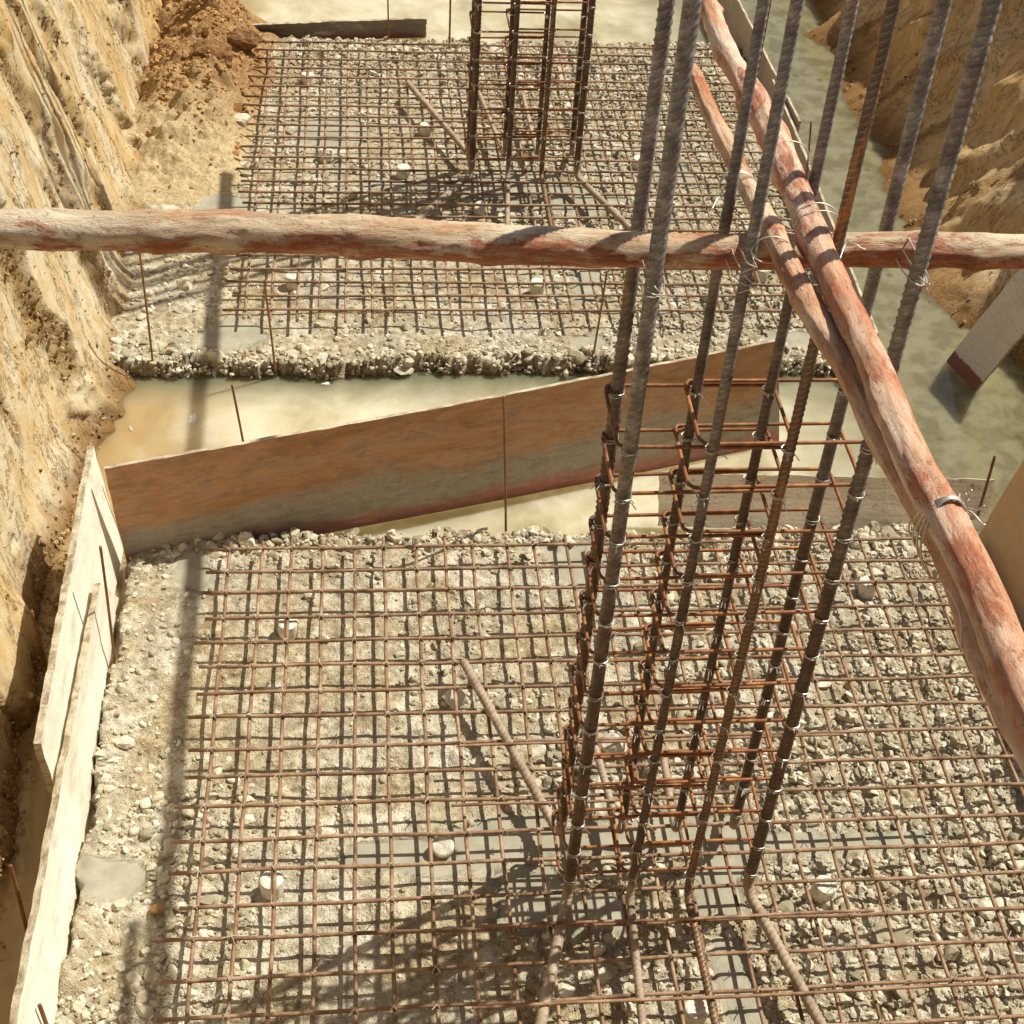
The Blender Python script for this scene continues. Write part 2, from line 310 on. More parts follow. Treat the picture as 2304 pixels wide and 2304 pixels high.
MT = make_materials()

# ---------------------------------------------------------------- excavation: patches and slabs
PATCH = [  # smooth mortar patches, plan outlines
 [(-.26,.23),(-.12,.23),(-.10,.03),(-.06,-.08),(-.13,-.18),(-.21,-.16),(-.26,-.05),(-.25,.12)],
 [(-.04,.27),(.11,.23),(.13,.13),(-.04,.12)],
 [(-.5,-1.7),(-.37,-1.69),(-.24,-1.7),(-.22,-1.75),(-.22,-1.84),(-.28,-1.89),(-.35,-1.9),(-.43,-1.88),(-.49,-1.83)],
 [(.56,-1.66),(.89,-1.65),(1.2,-1.54),(1.42,-1.54),(1.43,-1.64),(1.4,-1.79),(1.19,-1.8),(1.17,-1.84),(1.04,-1.83),(.93,-1.85),(.74,-1.8),(.56,-1.79)],
 [(1.18,-1.83),(1.4,-1.79),(1.44,-1.87),(1.62,-1.95),(1.69,-1.98),(1.66,-2.12),(1.38,-2.11),(1.16,-2.09)],
 [(1.84,-1.54),(1.99,-1.56),(2.21,-1.59),(2.29,-1.65),(2.22,-1.84),(2.16,-1.91),(2.16,-2.07),(1.96,-2.07),(1.96,-1.9),(1.95,-1.78),(1.79,-1.75)],
 [(2.28,-1.48),(2.28,-1.68),(3.0,-1.69),(2.99,-1.78),(2.59,-1.8),(2.29,-1.79),(2.24,-1.64)],
 [(1.99,-2.15),(2.13,-2.16),(2.1,-2.34),(2.14,-2.53),(2.1,-2.9),(2.0,-2.9),(1.99,-2.34)],
 [(1.35,-1.52),(1.46,-1.56),(1.56,-1.59),(1.8,-1.6),(1.78,-1.74),(1.53,-1.76),(1.33,-1.73)],
 [(1.55,.10),(1.85,.12),(1.88,-.05),(1.75,-.32),(1.62,-.15)],
 [(-.28,1.84),(-.26,2.02),(-.12,2.15),(.05,2.05),(.12,1.92),(.0,1.83),(-.16,1.80)],
 [(1.9,1.92),(2.08,1.95),(2.12,1.83),(2.02,1.74),(1.9,1.78)],
 [(.62,3.78),(1.3,3.82),(1.9,3.95),(2.1,3.72),(2.5,3.55),(2.2,3.3),(1.4,3.55),(.9,3.62)],
 [(.2,4.6),(.6,4.7),(.8,4.4),(.5,4.2),(.2,4.3)],[(2.5,4.0),(2.95,4.1),(3.0,3.8),(2.6,3.75)],
 [(1.95,2.3),(2.1,3.0),(2.25,3.0),(2.1,2.3)],[(-.15,3.1),(.0,3.5),(-.35,3.6),(-.5,3.2)],[(3.0,1.75),(3.5,1.8),(3.6,1.95),(3.1,1.98)],
]
def poly_mask(x, y, poly, soft=.02):
    n = len(poly); inside = np.zeros(x.shape, bool); d = np.full(x.shape, 9.)
    for i in range(n):
        x1, y1 = poly[i]; x2, y2 = poly[(i+1) % n]
        c = ((y1 > y) != (y2 > y)) & (x < (x2-x1)*(y-y1)/(y2-y1+1e-12)+x1); inside ^= c
        t = np.clip(((x-x1)*(x2-x1)+(y-y1)*(y2-y1))/((x2-x1)**2+(y2-y1)**2), 0, 1)
        d = np.minimum(d, np.hypot(x-x1-t*(x2-x1), y-y1-t*(y2-y1)))
    sd = np.where(inside, d, -d)
    return np.clip((sd+.012*fbm(x*14, y*14, o=3, seed=3))/soft+.5, 0, 1)
def patch(x, y):
    r = np.zeros(x.shape)
    for p in PATCH:
        bx = [a for a, b in p]; by = [b for a, b in p]
        k = (x > min(bx)-.1) & (x < max(bx)+.1) & (y > min(by)-.1) & (y < max(by)+.1)
        if k.any(): r[k] = np.maximum(r[k], poly_mask(x[k], y[k], p))
    return r
SL = {'near': (-.50, 3.80, -5.2, .20), 'far': (-.95, 3.74, 1.66, 6.02)}
def edge_d(x, y, s):
    x0, x1, y0, y1 = SL[s]
    w = .030*fbm(x*4, y*4, o=4, seed=21)+.026*fbm(x*17, y*17, o=4, seed=23, g=.65)
    d = np.minimum(np.minimum(x-x0, x1-x)+.5*w if s == 'near' else np.minimum(x-x0+1, x1-x)+.5*w, np.minimum(y-y0, y1-y)+w)
    return d
def rough_amt(x, y, s):     # how stony the surface is, 0..1
    if s == 'near':
        r = .06+.62*sstep(1.9, 2.6, x)+.55*sstep(-.14, .12, y)+.45*sstep(.3, -.3, x)*sstep(-.05, -.02, vn(x*1.3, y*1.1, seed=4))+.5*sstep(-2.1, -2.6, y)*sstep(.4, -.1, x)
        r = r+.26*sstep(.0, .5, vn(x*1.9, y*1.9, seed=8))+.3*sstep(1.0, 1.6, x)*sstep(-1.0, -1.4, y)
    else:
        r = .10+.9*sstep(1.95, 1.75, y)+.40*sstep(1.2, 2.2, x)+.5*sstep(4.4, 5.6, y)+.9*sstep(5.15, 5.5, y)*sstep(.0, .6, x)+.35*sstep(.0, .5, vn(x*1.6, y*1.6, seed=9))+.35*sstep(.1, -.1, x)*sstep(3.2, 2.5, y)
        r = (r+.15*sstep(3.0, 3.6, y))*(.55+.45*sstep(.9, 1.8, x+.5*vn(x*1.3, y*1.3, seed=12)))
    return np.clip(r, 0, 1)
def slab_z(x, y, s):
    d = edge_d(x, y, s); p = patch(x, y); r = rough_amt(x, y, s)
    n = .010*fbm(x*2.3, y*2.3, o=3, seed=31)+(.0028+.0085*r*r)*fbm(x*17, y*17, o=4, seed=33, g=.6)
    top = G+n*(1-p)+p*.012
    lip = .018*np.exp(-((d-.05)/.05)**2)*(1+vn(x*13, y*13, seed=77))
    return np.where(d > 0, 1, 0)*0+(G-.45)+(top+lip-(G-.45))*sstep(-.025, .022, d), p, d
def grid(x0, x1, y0, y1, ds):
    nx = int((x1-x0)/ds)+1; ny = int((y1-y0)/ds)+1
    X, Y = np.meshgrid(np.linspace(x0, x1, nx), np.linspace(y0, y1, ny))
    i = np.arange(ny-1)[:, None]*nx+np.arange(nx-1)[None, :]
    F = np.stack([i, i+1, i+nx+1, i+nx], -1).reshape(-1, 4)
    return X, Y, F
def add_attr(me, name, arr):
    a = me.attributes.new(name, 'FLOAT', 'POINT'); a.data.foreach_set('value', np.asarray(arr, np.float32).ravel())
for s, nm, ds, yr in (('near', 'lean_concrete_bed', .011, (-3.3, .34)), ('far', 'lean_concrete_bed', .015, (1.55, 6.15))):
    x0, x1, _, _ = SL[s]
    X, Y, F = grid(x0-.12, x1+.1, yr[0], yr[1], ds); Z, p, d = slab_z(X, Y, s)
    me = mesh_np(nm, np.stack([X, Y, Z], -1).reshape(-1, 3), F, True)
    add_attr(me, 'patch', p); add_attr(me, 'wet', sstep(-.135, -.19, Z)); link(nm, me, MT['bed']).__setitem__('kind', 'structure')
X, Y, F = grid(-.62, 3.9, -5.3, -3.29, .04); Z, p, d = slab_z(X, Y, 'near')
me = mesh_np('lean_concrete_bed', np.stack([X, Y, Z-.004], -1).reshape(-1, 3), F, True); add_attr(me, 'patch', p*0); add_attr(me, 'wet', p*0); link('lean_concrete_bed', me, MT['bed'])['kind'] = 'structure'

# ---------------------------------------------------------------- stones
def ico(sub):
    t = (1+5**.5)/2
    V = [(-1,t,0),(1,t,0),(-1,-t,0),(1,-t,0),(0,-1,t),(0,1,t),(0,-1,-t),(0,1,-t),(t,0,-1),(t,0,1),(-t,0,-1),(-t,0,1)]
    F = [(0,11,5),(0,5,1),(0,1,7),(0,7,10),(0,10,11),(1,5,9),(5,11,4),(11,10,2),(10,7,6),(7,1,8),(3,9,4),(3,4,2),(3,2,6),(3,6,8),(3,8,9),(4,9,5),(2,4,11),(6,2,10),(8,6,7),(9,8,1)]
    V = [np.array(v)/np.linalg.norm(v) for v in V]
    for _ in range(sub):
        c = {}; NF = []
        def mid(a, b):
            k = (min(a, b), max(a, b))
            if k not in c: v = V[a]+V[b]; V.append(v/np.linalg.norm(v)); c[k] = len(V)-1
            return c[k]
        for a, b, d in F:
            e, f, g = mid(a, b), mid(b, d), mid(d, a); NF += [(a, e, g), (b, f, e), (d, g, f), (e, f, g)]
        F = NF
    return np.array(V), np.array(F)
def stone_templates(sub, n, seed, facets=7):
    V0, F0 = ico(sub); out = []; r = np.random.default_rng(seed)
    for _ in range(n):
        V = V0*r.uniform(.75, 1.15, (1, 3))
        for _ in range(facets):                       # chop flat facets
            nrm = r.normal(size=3); nrm /= np.linalg.norm(nrm); dd = r.uniform(.36, .7)
            h = V@nrm; V = V-np.clip(h-dd, 0, None)[:, None]*nrm
        V = V+r.normal(0, .03, V.shape); out.append(V)
    return out, F0
def scatter_mesh(name, P, size, sub, mat, seed, flat=.75, n_t=10, facets=7):
    r = np.random.default_rng(seed); T, F0 = stone_templates(sub, n_t, seed, facets); n = len(P); nv = len(T[0])
    q = r.normal(size=(n, 4)); q /= np.linalg.norm(q, axis=1)[:, None]; w, x, y, z = q.T
    R = np.stack([1-2*(y*y+z*z), 2*(x*y-z*w), 2*(x*z+y*w), 2*(x*y+z*w), 1-2*(x*x+z*z), 2*(y*z-x*w), 2*(x*z-y*w), 2*(y*z+x*w), 1-2*(x*x+y*y)], -1).reshape(n, 3, 3)
    TV = np.array(T)[r.integers(0, n_t, n)]*r.uniform(.6, 1.4, (n, 1, 3))
    V = np.einsum('nij,nvj->nvi', R, TV)*size[:, None, None]*.5
    V[..., 2] *= flat; V += P[:, None, :]
    F = (F0[None]+np.arange(n)[:, None, None]*nv).reshape(-1, 3)
    me = mesh_np(name, V.reshape(-1, 3), F, False); return link(name, me, mat)
def spread(s, n, seed, x0, x1, y0, y1, power=1.0, edge=False, floor=.06):
    r = np.random.default_rng(seed); x = r.uniform(x0, x1, n); y = r.uniform(y0, y1, n)
    d = edge_d(x, y, s); p = patch(x, y); a = rough_amt(x, y, s)
    clump = sstep(-.5, .5, fbm(x*6, y*6, o=2, seed=41))
    k = (d > -.004) & (p < .1) & (r.uniform(size=n) < np.clip(floor+a**power*(.35+.75*clump), 0, 1)); x, y = x[k], y[k]
    z = slab_z(x, y, s)[0]; return np.stack([x, y, z], 1), r
for s, box, n1, n2, n3 in (('near', (-.52, 3.82, -3.25, .24), 22000, 24000, 30000), ('far', (-.8, 3.76, 1.62, 6.05), 20000, 30000, 0)):
    P, r = spread(s, n1, 51, *box, power=1.6, floor=.02); sz = r.gamma(2.4, .0105, len(P))+.010; P[:, 2] += sz*.03
    tag(scatter_mesh('coarse_gravel', P, sz, 1, MT['stone'], 61, .72), kind='stuff', label='loose crushed stones bedded in the lean concrete of the %s footing' % s, cat='gravel')
    P, r = spread(s, n2, 52, *box, power=1.3, floor=.03); sz = r.gamma(6, .0026, len(P))+.006; P[:, 2] += sz*.12
    tag(scatter_mesh('fine_gravel', P, sz, 0, MT['stone'], 62, .8, facets=2), kind='stuff', label='small chippings strewn over the %s footing' % s, cat='gravel')
    if n3:
        P, r = spread(s, n3, 53, *box, power=.6, floor=.3); sz = r.uniform(.003, .009, len(P)); P[:, 2] += sz*.2
        tag(scatter_mesh('grit', P, sz, 0, MT['stone'], 63, .9, facets=0), kind='stuff', label='sandy grit on the near footing bed', cat='grit')
# rubble along broken rims of the beds
def rim(s, pts, n, seed, spr=.05, size=(.02, .06)):
    r = np.random.default_rng(seed); pts = np.array(pts, float); seg = r.integers(0, len(pts)-1, n); t = r.uniform(size=n)
    P = pts[seg]*(1-t)[:, None]+pts[seg+1]*t[:, None]; P = P+r.normal(0, spr, (n, 2))
    z = slab_z(P[:, 0], P[:, 1], s)[0]; k = (z > -.23) & (vn(P[:, 0]*2.2, P[:, 1]*2.2, seed=n) > -.28); P = P[k]; z = z[k]
    sz = r.gamma(2.2, .011, len(P))+.012; return np.stack([P[:, 0], P[:, 1], z+sz*.06], 1), sz
for s, pts, n, sp in (('near', [(-.5, .17), (1.0, .17), (2.4, .16), (3.75, .14)], 950, .045), ('near', [(3.62, .1), (3.66, -1.), (3.66, -2.2)], 900, .09), ('far', [(-.8, 1.70), (1.2, 1.69), (3.7, 1.69)], 1300, .05), ('far', [(.2, 5.93), (3.6, 5.95)], 500, .06)):
    P, sz = rim(s, pts, n, 71+n, sp); tag(scatter_mesh('rubble_rim', P, sz, 1, MT['stone'], 72+n, .8), kind='stuff', label='broken concrete rubble along the %s edge of the %s footing' % ({950: 'rear', 900: 'right', 1300: 'front', 500: 'back'}[n], s), cat='rubble')

for s, (xa, xb, ya, yb), n in (('far', (-.75, 3.7, 1.56, 1.72), 60000), ('near', (-.5, 3.75, .14, .30), 40000)):
    r = np.random.default_rng(n); x = r.uniform(xa, xb, n); y = r.uniform(ya, yb, n); d = edge_d(x, y, s); k = np.abs(d) < .010; x, y = x[k][:650], y[k][:650]
    P = np.stack([x, y, r.uniform(-.22, -.105, len(x))], 1); sz = r.gamma(2.4, .007, len(x))+.006
    tag(scatter_mesh('rubble_face', P, sz, 1, MT['stone'], 88+n, .85), kind='stuff', label='stones showing in the broken face of the %s bed' % s, cat='rubble')
# ---------------------------------------------------------------- water, banks, open ground
me = mesh_np('muddy_water', [(-1.6, -5.2, WATER), (6.4, -5.2, WATER), (6.4, 21, WATER), (-1.6, 21, WATER)], [(0, 1, 2, 3)]); link('muddy_water', me, MT['water'])['kind'] = 'structure'
GZ = 3.4
def bank(name, side, mat):
    # u = y along the pit, w = height
    ds = .02; U, W, F = grid(-5.3, 8.2, -.5, GZ, ds)
    sgn = 1
    if side == 'L':
        base = -.90+.04*fbm(U*.9, 0*U, o=2, seed=90)+.04*fbm(U*5, W*3, o=3, seed=95)*sstep(.25, -.1, W); k = .17
        def saw(t, w=.16): g = t-np.floor(t); return np.where(g < 1-w, 1-g/(1-w), (g-1+w)/w), g
        wv = .55*fbm(U*.55, W*.4, o=2, seed=91)+.07*fbm(U*3.5, W*3, o=3, seed=89)
        f1, g1 = saw((U+W*.20)*.95+wv); f2, g2 = saw((U+W*.42)*1.9+.6*fbm(U*.9, W*.6, o=2, seed=96)+.06*fbm(U*6, W*5, o=2, seed=88), .2)
        m1 = .35+.65*sstep(-.4, .3, vn(U*.7, W*.7+3, seed=85)); m2 = sstep(-.25, .25, vn(U*.8, W*.8, seed=87))
        calm = .35+.65*sstep(-.1, .9, U+W*.6); sv = (.080*f1**1.2*m1+.030*f2*m2)*calm
        edge = np.clip(np.exp(-((g1-.93)/.075)**2)*m1*(.25+.75*sstep(-.4, .1, vn(U*2, W*2, seed=86)))+.7*m2*np.exp(-((g2-.9)/.1)**2)*sstep(-.2, .3, vn(U*2.3, W*2.3, seed=84)), 0, 1)
        foot = (.03+.12*sstep(.2, 1.2, U))*np.exp(-np.clip(W-WATER+.02, 0, 9)/.12)
        ck = fbm(U*1.5+W*.35, W*.45, o=3, seed=83); ck2 = fbm(U*2.7+W*.9+9, W*.9, o=3, seed=82)
        crack = np.exp(-(ck/.022)**2)+.7*np.exp(-(ck2/.02)**2)*sstep(0, .3, vn(U*1.2, W*1.2, seed=81))
        X = base-k*np.clip(W, -.3, 9)+sv+foot-.020*crack+.014*fbm(U*1.5, W*1.2, o=3, seed=92)+edge*.030*fbm(U*17, W*17, o=4, seed=93, g=.65)+.0022*fbm(U*30, W*30, o=2, seed=97)
    else:
        base = 4.78+.13*fbm(U*.7, 0*U+3, o=3, seed=190)-.14*np.exp(-((U-5.4)/.22)**2)*sstep(.35, -.1, W); k = .66
        t = (U*1.0+W*.35)*1.2+.5*fbm(U*.8, W*.8, o=2, seed=191); fr = t-np.floor(t); edge = np.exp(-((fr-.93)/.07)**2); fr = np.where(fr < .86, fr/.86, (1-fr)/.14)
        foot = -.22*np.exp(-np.clip(W-WATER+.02, 0, 9)/.16)*(1+.6*vn(U*2.2, 0*U, seed=199))
        X = base+k*np.clip(W, -.3, 9)-.08*fr**1.4*sstep(-.1, .5, W)+foot+.05*fbm(U*3.2, W*2, o=4, seed=198)+.10*fbm(U*1.1, W*1.5, o=2, seed=191)+.035*fbm(U*5, W*5, o=3, seed=192)+edge*.02*fbm(U*20, W*20, o=3, seed=193)+.008*fbm(U*14, W*14, o=3, seed=197)
        sgn = -1
    V = np.stack([X, U, W], -1).reshape(-1, 3)
    if side == 'L': F = F[:, ::-1]
    me = mesh_np(name, V, F, True); crum = np.clip((edge+(.8*crack if side == 'L' else 0))*sstep(-.6, .1, vn(U*2.5, W*2.5, seed=98))+.85*np.exp(-np.clip(W-WATER, 0, 9)/.10), 0, 1)
    add_attr(me, 'crumble', crum); add_attr(me, 'wet', sstep(.10, -.16, W)*.8)
    o = link(name, me, mat); o['kind'] = 'structure'
    rr = np.random.default_rng(17); pr = (crum**1.5*.9+.02)*(W > WATER+.01); pr = pr.ravel()/pr.sum(); nn = 8000 if side == 'L' else 6000
    id_ = rr.choice(len(V), nn, p=pr); P = V[id_]+rr.normal(0, .008, (nn, 3)); P[:, 0] += .004*(1 if side == 'L' else -1); sz = rr.gamma(2.2, .0050, nn)+.004
    tag(scatter_mesh('soil_crumbs', P, sz, 0, MT['bankcrumb'], 417, .9, facets=3), kind='stuff', label='clods and crumbs clinging to the ridges of the %s bank' % ('left' if side == 'L' else 'right'), cat='soil')
bank('excavation_bank', 'L', MT['soilL']); bank('excavation_bank', 'R', MT['soilR'])
def quad(name, pts, mat, n=2):
    P = np.array(pts, float); u = np.linspace(0, 1, n); A, B = np.meshgrid(u, u)
    V = (P[0]*((1-A)*(1-B))[..., None]+P[1]*(A*(1-B))[..., None]+P[2]*(A*B)[..., None]+P[3]*((1-A)*B)[..., None])
    V = V+.05*np.stack([fbm(V[..., 0]*1.1, V[..., 1]*1.1, V[..., 2]*1.1, seed=201+k) for k in range(3)], -1)*(n > 2)
    i = np.arange(n-1)[:, None]*n+np.arange(n-1)[None, :]; F = np.stack([i, i+1, i+n+1, i+n], -1).reshape(-1, 4)
    me = mesh_np(name, V.reshape(-1, 3), F, True); add_attr(me, 'crumble', np.zeros(n*n)); add_attr(me, 'wet', np.zeros(n*n)); o = link(name, me, mat); o['kind'] = 'structure'; return o
quad('excavation_bank', [(-1.6, 8.1, GZ), (-1.6, 21, GZ), (-.7, 21, -.5), (-.8, 8.1, -.5)], MT['soilL'], 60)
quad('excavation_bank', [(4.6, 8.1, -.5), (4.6, 21, -.5), (7.05, 21, GZ), (7.05, 8.1, GZ)], MT['soilR'], 60)
quad('excavation_bank', [(-1.6, 20.5, -.5), (7.7, 20.5, -.5), (7.7, 21.5, GZ), (-1.6, 21.5, GZ)], MT['soilR'], 60)
quad('excavation_bank', [(7.7, -4.9, -.5), (-1.6, -4.9, -.5), (-1.6, -5.3, GZ), (7.7, -5.3, GZ)], MT['soilR'], 60)
for pts in ([(-300, -300, GZ), (-1.4, -300, GZ), (-1.4, 300, GZ), (-300, 300, GZ)], [(6.85, -300, GZ), (300, -300, GZ), (300, 300, GZ), (6.85, 300, GZ)],
            [(-1.4, 21.3, GZ), (6.85, 21.3, GZ), (6.85, 300, GZ), (-1.4, 300, GZ)], [(-1.4, -300, GZ), (6.85, -300, GZ), (6.85, -5.2, GZ), (-1.4, -5.2, GZ)]):
    quad('ground', pts, MT['ground'], 2)

# spoil heap that has slid on to the far footing
X, Y, F = grid(-1.05, .35, 3.0, 6.6, .014)
h = .30*np.exp(-((X+.55)/.33)**2*.8)*sstep(3.3, 5.6, Y)*sstep(6.55, 6.15, Y)+.10*sstep(.0, -.5, X+.1*fbm(Y*2, X*2, seed=301))*sstep(3.0, 4.2, Y)*sstep(6.6, 6.3, Y)
Z = G-.03+h*(1+.35*fbm(X*3, Y*3, seed=302))+.030*fbm(X*9, Y*9, o=5, seed=303, g=.6)*sstep(.02, .12, h)-.06*sstep(.04, .0, h)
me = mesh_np('soil_heap', np.stack([X, Y, Z], -1).reshape(-1, 3), F, True); add_attr(me, 'crumble', np.clip(.55+.5*vn(X*5, Y*5, seed=304), 0, 1)); add_attr(me, 'wet', 0*X)
m = M('loose orange soil', .95, 0, .1); v = m.co(); f = m.noise(v, 40, 8, .75)
hm = m.n.new('ShaderNodeMapRange'); hm.inputs['From Min'].default_value = 4.35; hm.inputs['From Max'].default_value = 5.3; m.l.new(m.math('ADD', m.xyz(v)['Y'], m.math('MULTIPLY', m.noise(v, 5, 4), .5)), hm.inputs['Value'])
m.color(m.mix(hm.outputs[0], m.ramp(f, [(.3, (.26, .18, .09)), (.5, (.50, .39, .22)), (.7, (.64, .55, .38))]), m.ramp(f, [(.3, (.13, .07, .03)), (.5, (.32, .19, .085)), (.7, (.50, .34, .17))])))
m.bump(f, .02, .9); link('soil_heap', me, m.m)['kind'] = 'structure'
r = np.random.default_rng(9); n = 5200; x = r.uniform(-.95, .12, n); y = r.uniform(3.2, 6.25, n); k = r.uniform(size=n) < np.exp(-((x+.55)/.40)**2); x, y = x[k], y[k]
h = .30*np.exp(-((x+.55)/.33)**2*.8)*sstep(3.3, 5.6, y)*sstep(6.55, 6.15, y)+.10*sstep(.0, -.5, x+.1*fbm(y*2, x*2, seed=301))*sstep(3.0, 4.2, y)
z = G-.03+h*(1+.35*fbm(x*3, y*3, seed=302))+.03*fbm(x*9, y*9, o=5, seed=303, g=.6)*sstep(.02, .12, h)
k = (h > .05) & (r.uniform(size=len(h)) < sstep(3.9, 5.2, y)+.05); P = np.stack([x, y, z], 1)[k]; sz = r.gamma(2.2, .011, len(P))+.008
tag(scatter_mesh('soil_crumbs', P, sz, 0, MT['crumb'], 91, .8, facets=3), kind='stuff', label='crumbs of orange soil over the slid heap', cat='soil')
# loose crumbs at the foot of the banks
for sx, seed in ((-1, 401), (1, 402)):
    r = np.random.default_rng(seed); n = 3500; y = r.uniform(-3, 6.6, n); x = (-.82 if sx < 0 else 4.62)+r.normal(0, .06, n)*1.0; z = WATER+r.uniform(-.01, .06, n)
    sz = r.gamma(2, .006, n)+.004; P = np.stack([x, y, z], 1)
    k = (z < WATER+.10-abs(x-(-.86 if sx < 0 else 4.7))*.8); P, sz = P[k], sz[k]
    tag(scatter_mesh('soil_crumbs', P, sz, 0, MT['crumb'], seed, .8, facets=3), kind='stuff', label='soil crumbs fallen at the foot of the %s bank' % ('left' if sx < 0 else 'right'), cat='soil')
def rock(name, loc, size, mat, seed, label, cat, scale=(1, 1, .8), rot=0):
    V, F0 = ico(3); rr = np.random.default_rng(seed); V = V*np.array(scale)
    for _ in range(10):
        nrm = rr.normal(size=3); nrm /= np.linalg.norm(nrm); dd = rr.uniform(.5, .8); hh = V@nrm; V = V-np.clip(hh-dd, 0, None)[:, None]*nrm*.85
    V = V*(1+.10*fbm(V[:, 0]*3, V[:, 1]*3, V[:, 2]*3, seed=seed))[:, None]
    me = mesh_np(name, V*size*.5, F0, False); o = link(name, me, mat); o.location = loc; o.rotation_euler = (0, 0, rot); return tag(o, label, cat)
rock('soil_clod', (-.42, 5.05, .13), .36, MT['clod'], 5, 'big orange brown clod sitting on top of the slid soil heap', 'clod', (1.1, .9, .95), .4)
rock('soil_clod', (-.72, 4.75, .10), .17, MT['clod'], 6, 'smaller dark clod at the foot of the left bank on the soil heap', 'clod', (.8, 1.2, .9))
rock('soil_clod', (-.22, 5.55, .08), .26, MT['clod'], 8, 'dark lump of soil at the heap edge beside the far mesh corner', 'clod', (1.3, .8, .8))
rock('stone_block', (-.18, 4.52, -.04), .16, MT['stone'], 12, 'pale flat stone lying left of the far mesh', 'stone', (1.2, .9, .55), .3)
rock('stone_block', (-.16, -1.95, -.075), .065, MT['crumb'], 13, 'small orange stone beside the round mortar patch by the left board', 'stone', (1, .9, .7), .3)
rock('stone_block', (-.37, -1.10, -.085), .09, MT['stone'], 15, 'white flat stone halfway between left board and near mesh', 'stone', (1, 1.1, .35), .8)

# ---------------------------------------------------------------- boards
def board(name, c, mat, label, thick=.018, warp=0.0, nu=60, nv=10, edge_rough=.004, seed=1, cat='board'):
    """c: corners top-left, top-right, bottom-right, bottom-left of the FRONT face (plan metres). Local frame: x along the board, z up the face."""
    TL, TR, BR, BL = [Vector(p) for p in c]
    ex = ((BR-BL)).normalized(); nrm = ex.cross((TL-BL)).normalized(); ez = nrm.cross(ex)*-1
    if ez.z < 0: ez = -ez
    ey = ez.cross(ex)
    Mx = Matrix((ex, ey, ez)).transposed().to_4x4(); Mx.translation = BL; inv = Mx.inverted()
    L = [np.array(inv @ p) for p in (TL, TR, BR, BL)]
    r = np.random.default_rng(seed); u = np.linspace(0, 1, nu); v = np.linspace(0, 1, nv)
    A, B = np.meshgrid(u, v)      # B:0 bottom ->1 top
    jag = edge_rough*(fbm(A*40, B*0, o=3, seed=seed)); jb = edge_rough*(fbm(A*40, B*0+9, o=3, seed=seed))
    P = L[3]*((1-A)*(1-B))[..., None]+L[2]*(A*(1-B))[..., None]+L[1]*(A*B)[..., None]+L[0]*((1-A)*B)[..., None]
    P[..., 2] += jag*(B > .99)+jb*(B < .01); P[..., 0] += edge_rough*fbm(A*0, B*9, o=2, seed=seed+3)*((A < .01) | (A > .99))
    P[..., 1] += warp*np.sin(A*math.pi)+.006*fbm(A*2.5, B*1.5, o=2, seed=seed+5)
    Q = P.copy(); Q[..., 1] += thick
    n = nu*nv; i = np.arange(nv-1)[:, None]*nu+np.arange(nu-1)[None, :]
    F1 = np.stack([i, i+1, i+nu+1, i+nu], -1).reshape(-1, 4); F2 = F1[:, ::-1]+n
    bd = list(range(nu))+[k*nu+nu-1 for k in range(1, nv)]+[(nv-1)*nu+k for k in range(nu-2, -1, -1)]+[k*nu for k in range(nv-2, 0, -1)]
    bd = np.array(bd); b2 = np.roll(bd, -1); F3 = np.stack([bd+n, b2+n, b2, bd], -1)
    me = mesh_np(name, np.concatenate([P.reshape(-1, 3), Q.reshape(-1, 3)]), np.concatenate([F1, F2, F3]), False)
    me.materials.append(mat); me.materials.append(MT['plyedge']); mi = np.zeros(len(me.polygons), np.int32); mi[-len(F3):] = 1; me.polygons.foreach_set('material_index', mi)
    o = link(name, me, None); o.matrix_world = Mx; return tag(o, label, cat)
board('shuttering_board', [(-.53, .035, .50), (2.87, 1.040, .50), (2.99, 1.00, -.215), (-.50, .07, -.215)], MT['rustboard'], 'long rust stained shuttering board standing slantwise in the water behind the near footing', warp=-.02, nu=120, nv=14, edge_rough=.003, seed=2)
board('form_board', [(-.575, -1.56, .46), (-.605, .235, .46), (-.535, .17, -.14), (-.56, -1.50, -.14)], MT['plypale'], 'pale plywood board leaning outward at the rear left corner of the near footing', seed=3, edge_rough=.008, thick=.03)
board('form_board', [(-.545, -4.2, .26), (-.52, -.45, .24), (-.52, -.16, -.14), (-.46, -4.2, -.14)], MT['plypale'], 'pale plywood board along the left side of the near footing nearest the viewer', seed=4, edge_rough=.008, nu=120, thick=.03)
board('form_board', [(2.172, .405, .12), (3.933, .325, .12), (3.90, .20, -.13), (2.175, .27, -.13)], MT['plyspeck'], 'mud speckled board leaning back at the rear right edge of the near footing', seed=5)
board('form_board', [(3.97, .15, .55), (4.05, -4.2, 1.25), (3.84, -4.2, -.14), (3.835, .14, -.14)], MT['plytan'], 'tan board right of the near footing at the right edge of the picture', seed=6)
board('form_board', [(3.735, 4.9, .15), (3.64, 1.62, .14), (3.63, 1.62, -.22), (3.72, 4.9, -.22)], MT['plygrey'], 'grey board along the right side of the far footing, its front half', seed=7)
board('form_board', [(3.72, 7.6, .17), (3.765, 4.2, .17), (3.755, 4.2, -.22), (3.70, 7.6, -.22)], MT['plygrey'], 'rear half of the grey pink boards right of the far footing', seed=8)
board('leaning_board', [(4.66, 1.83, .86), (4.74, 1.50, .86), (4.235, 1.47, -.26), (4.16, 1.78, -.26)], MT['plywhite'], 'whitish board leaning on the right bank with its wet maroon end in the water', seed=9, nu=20, nv=40, edge_rough=.006)
board('form_board', [(-.72, 6.03, -.03), (1.20, 6.22, .0), (1.20, 6.28, -.215), (-.72, 6.09, -.215)], MT['plydark'], 'dark weathered board standing in the water behind the far footing', seed=10)

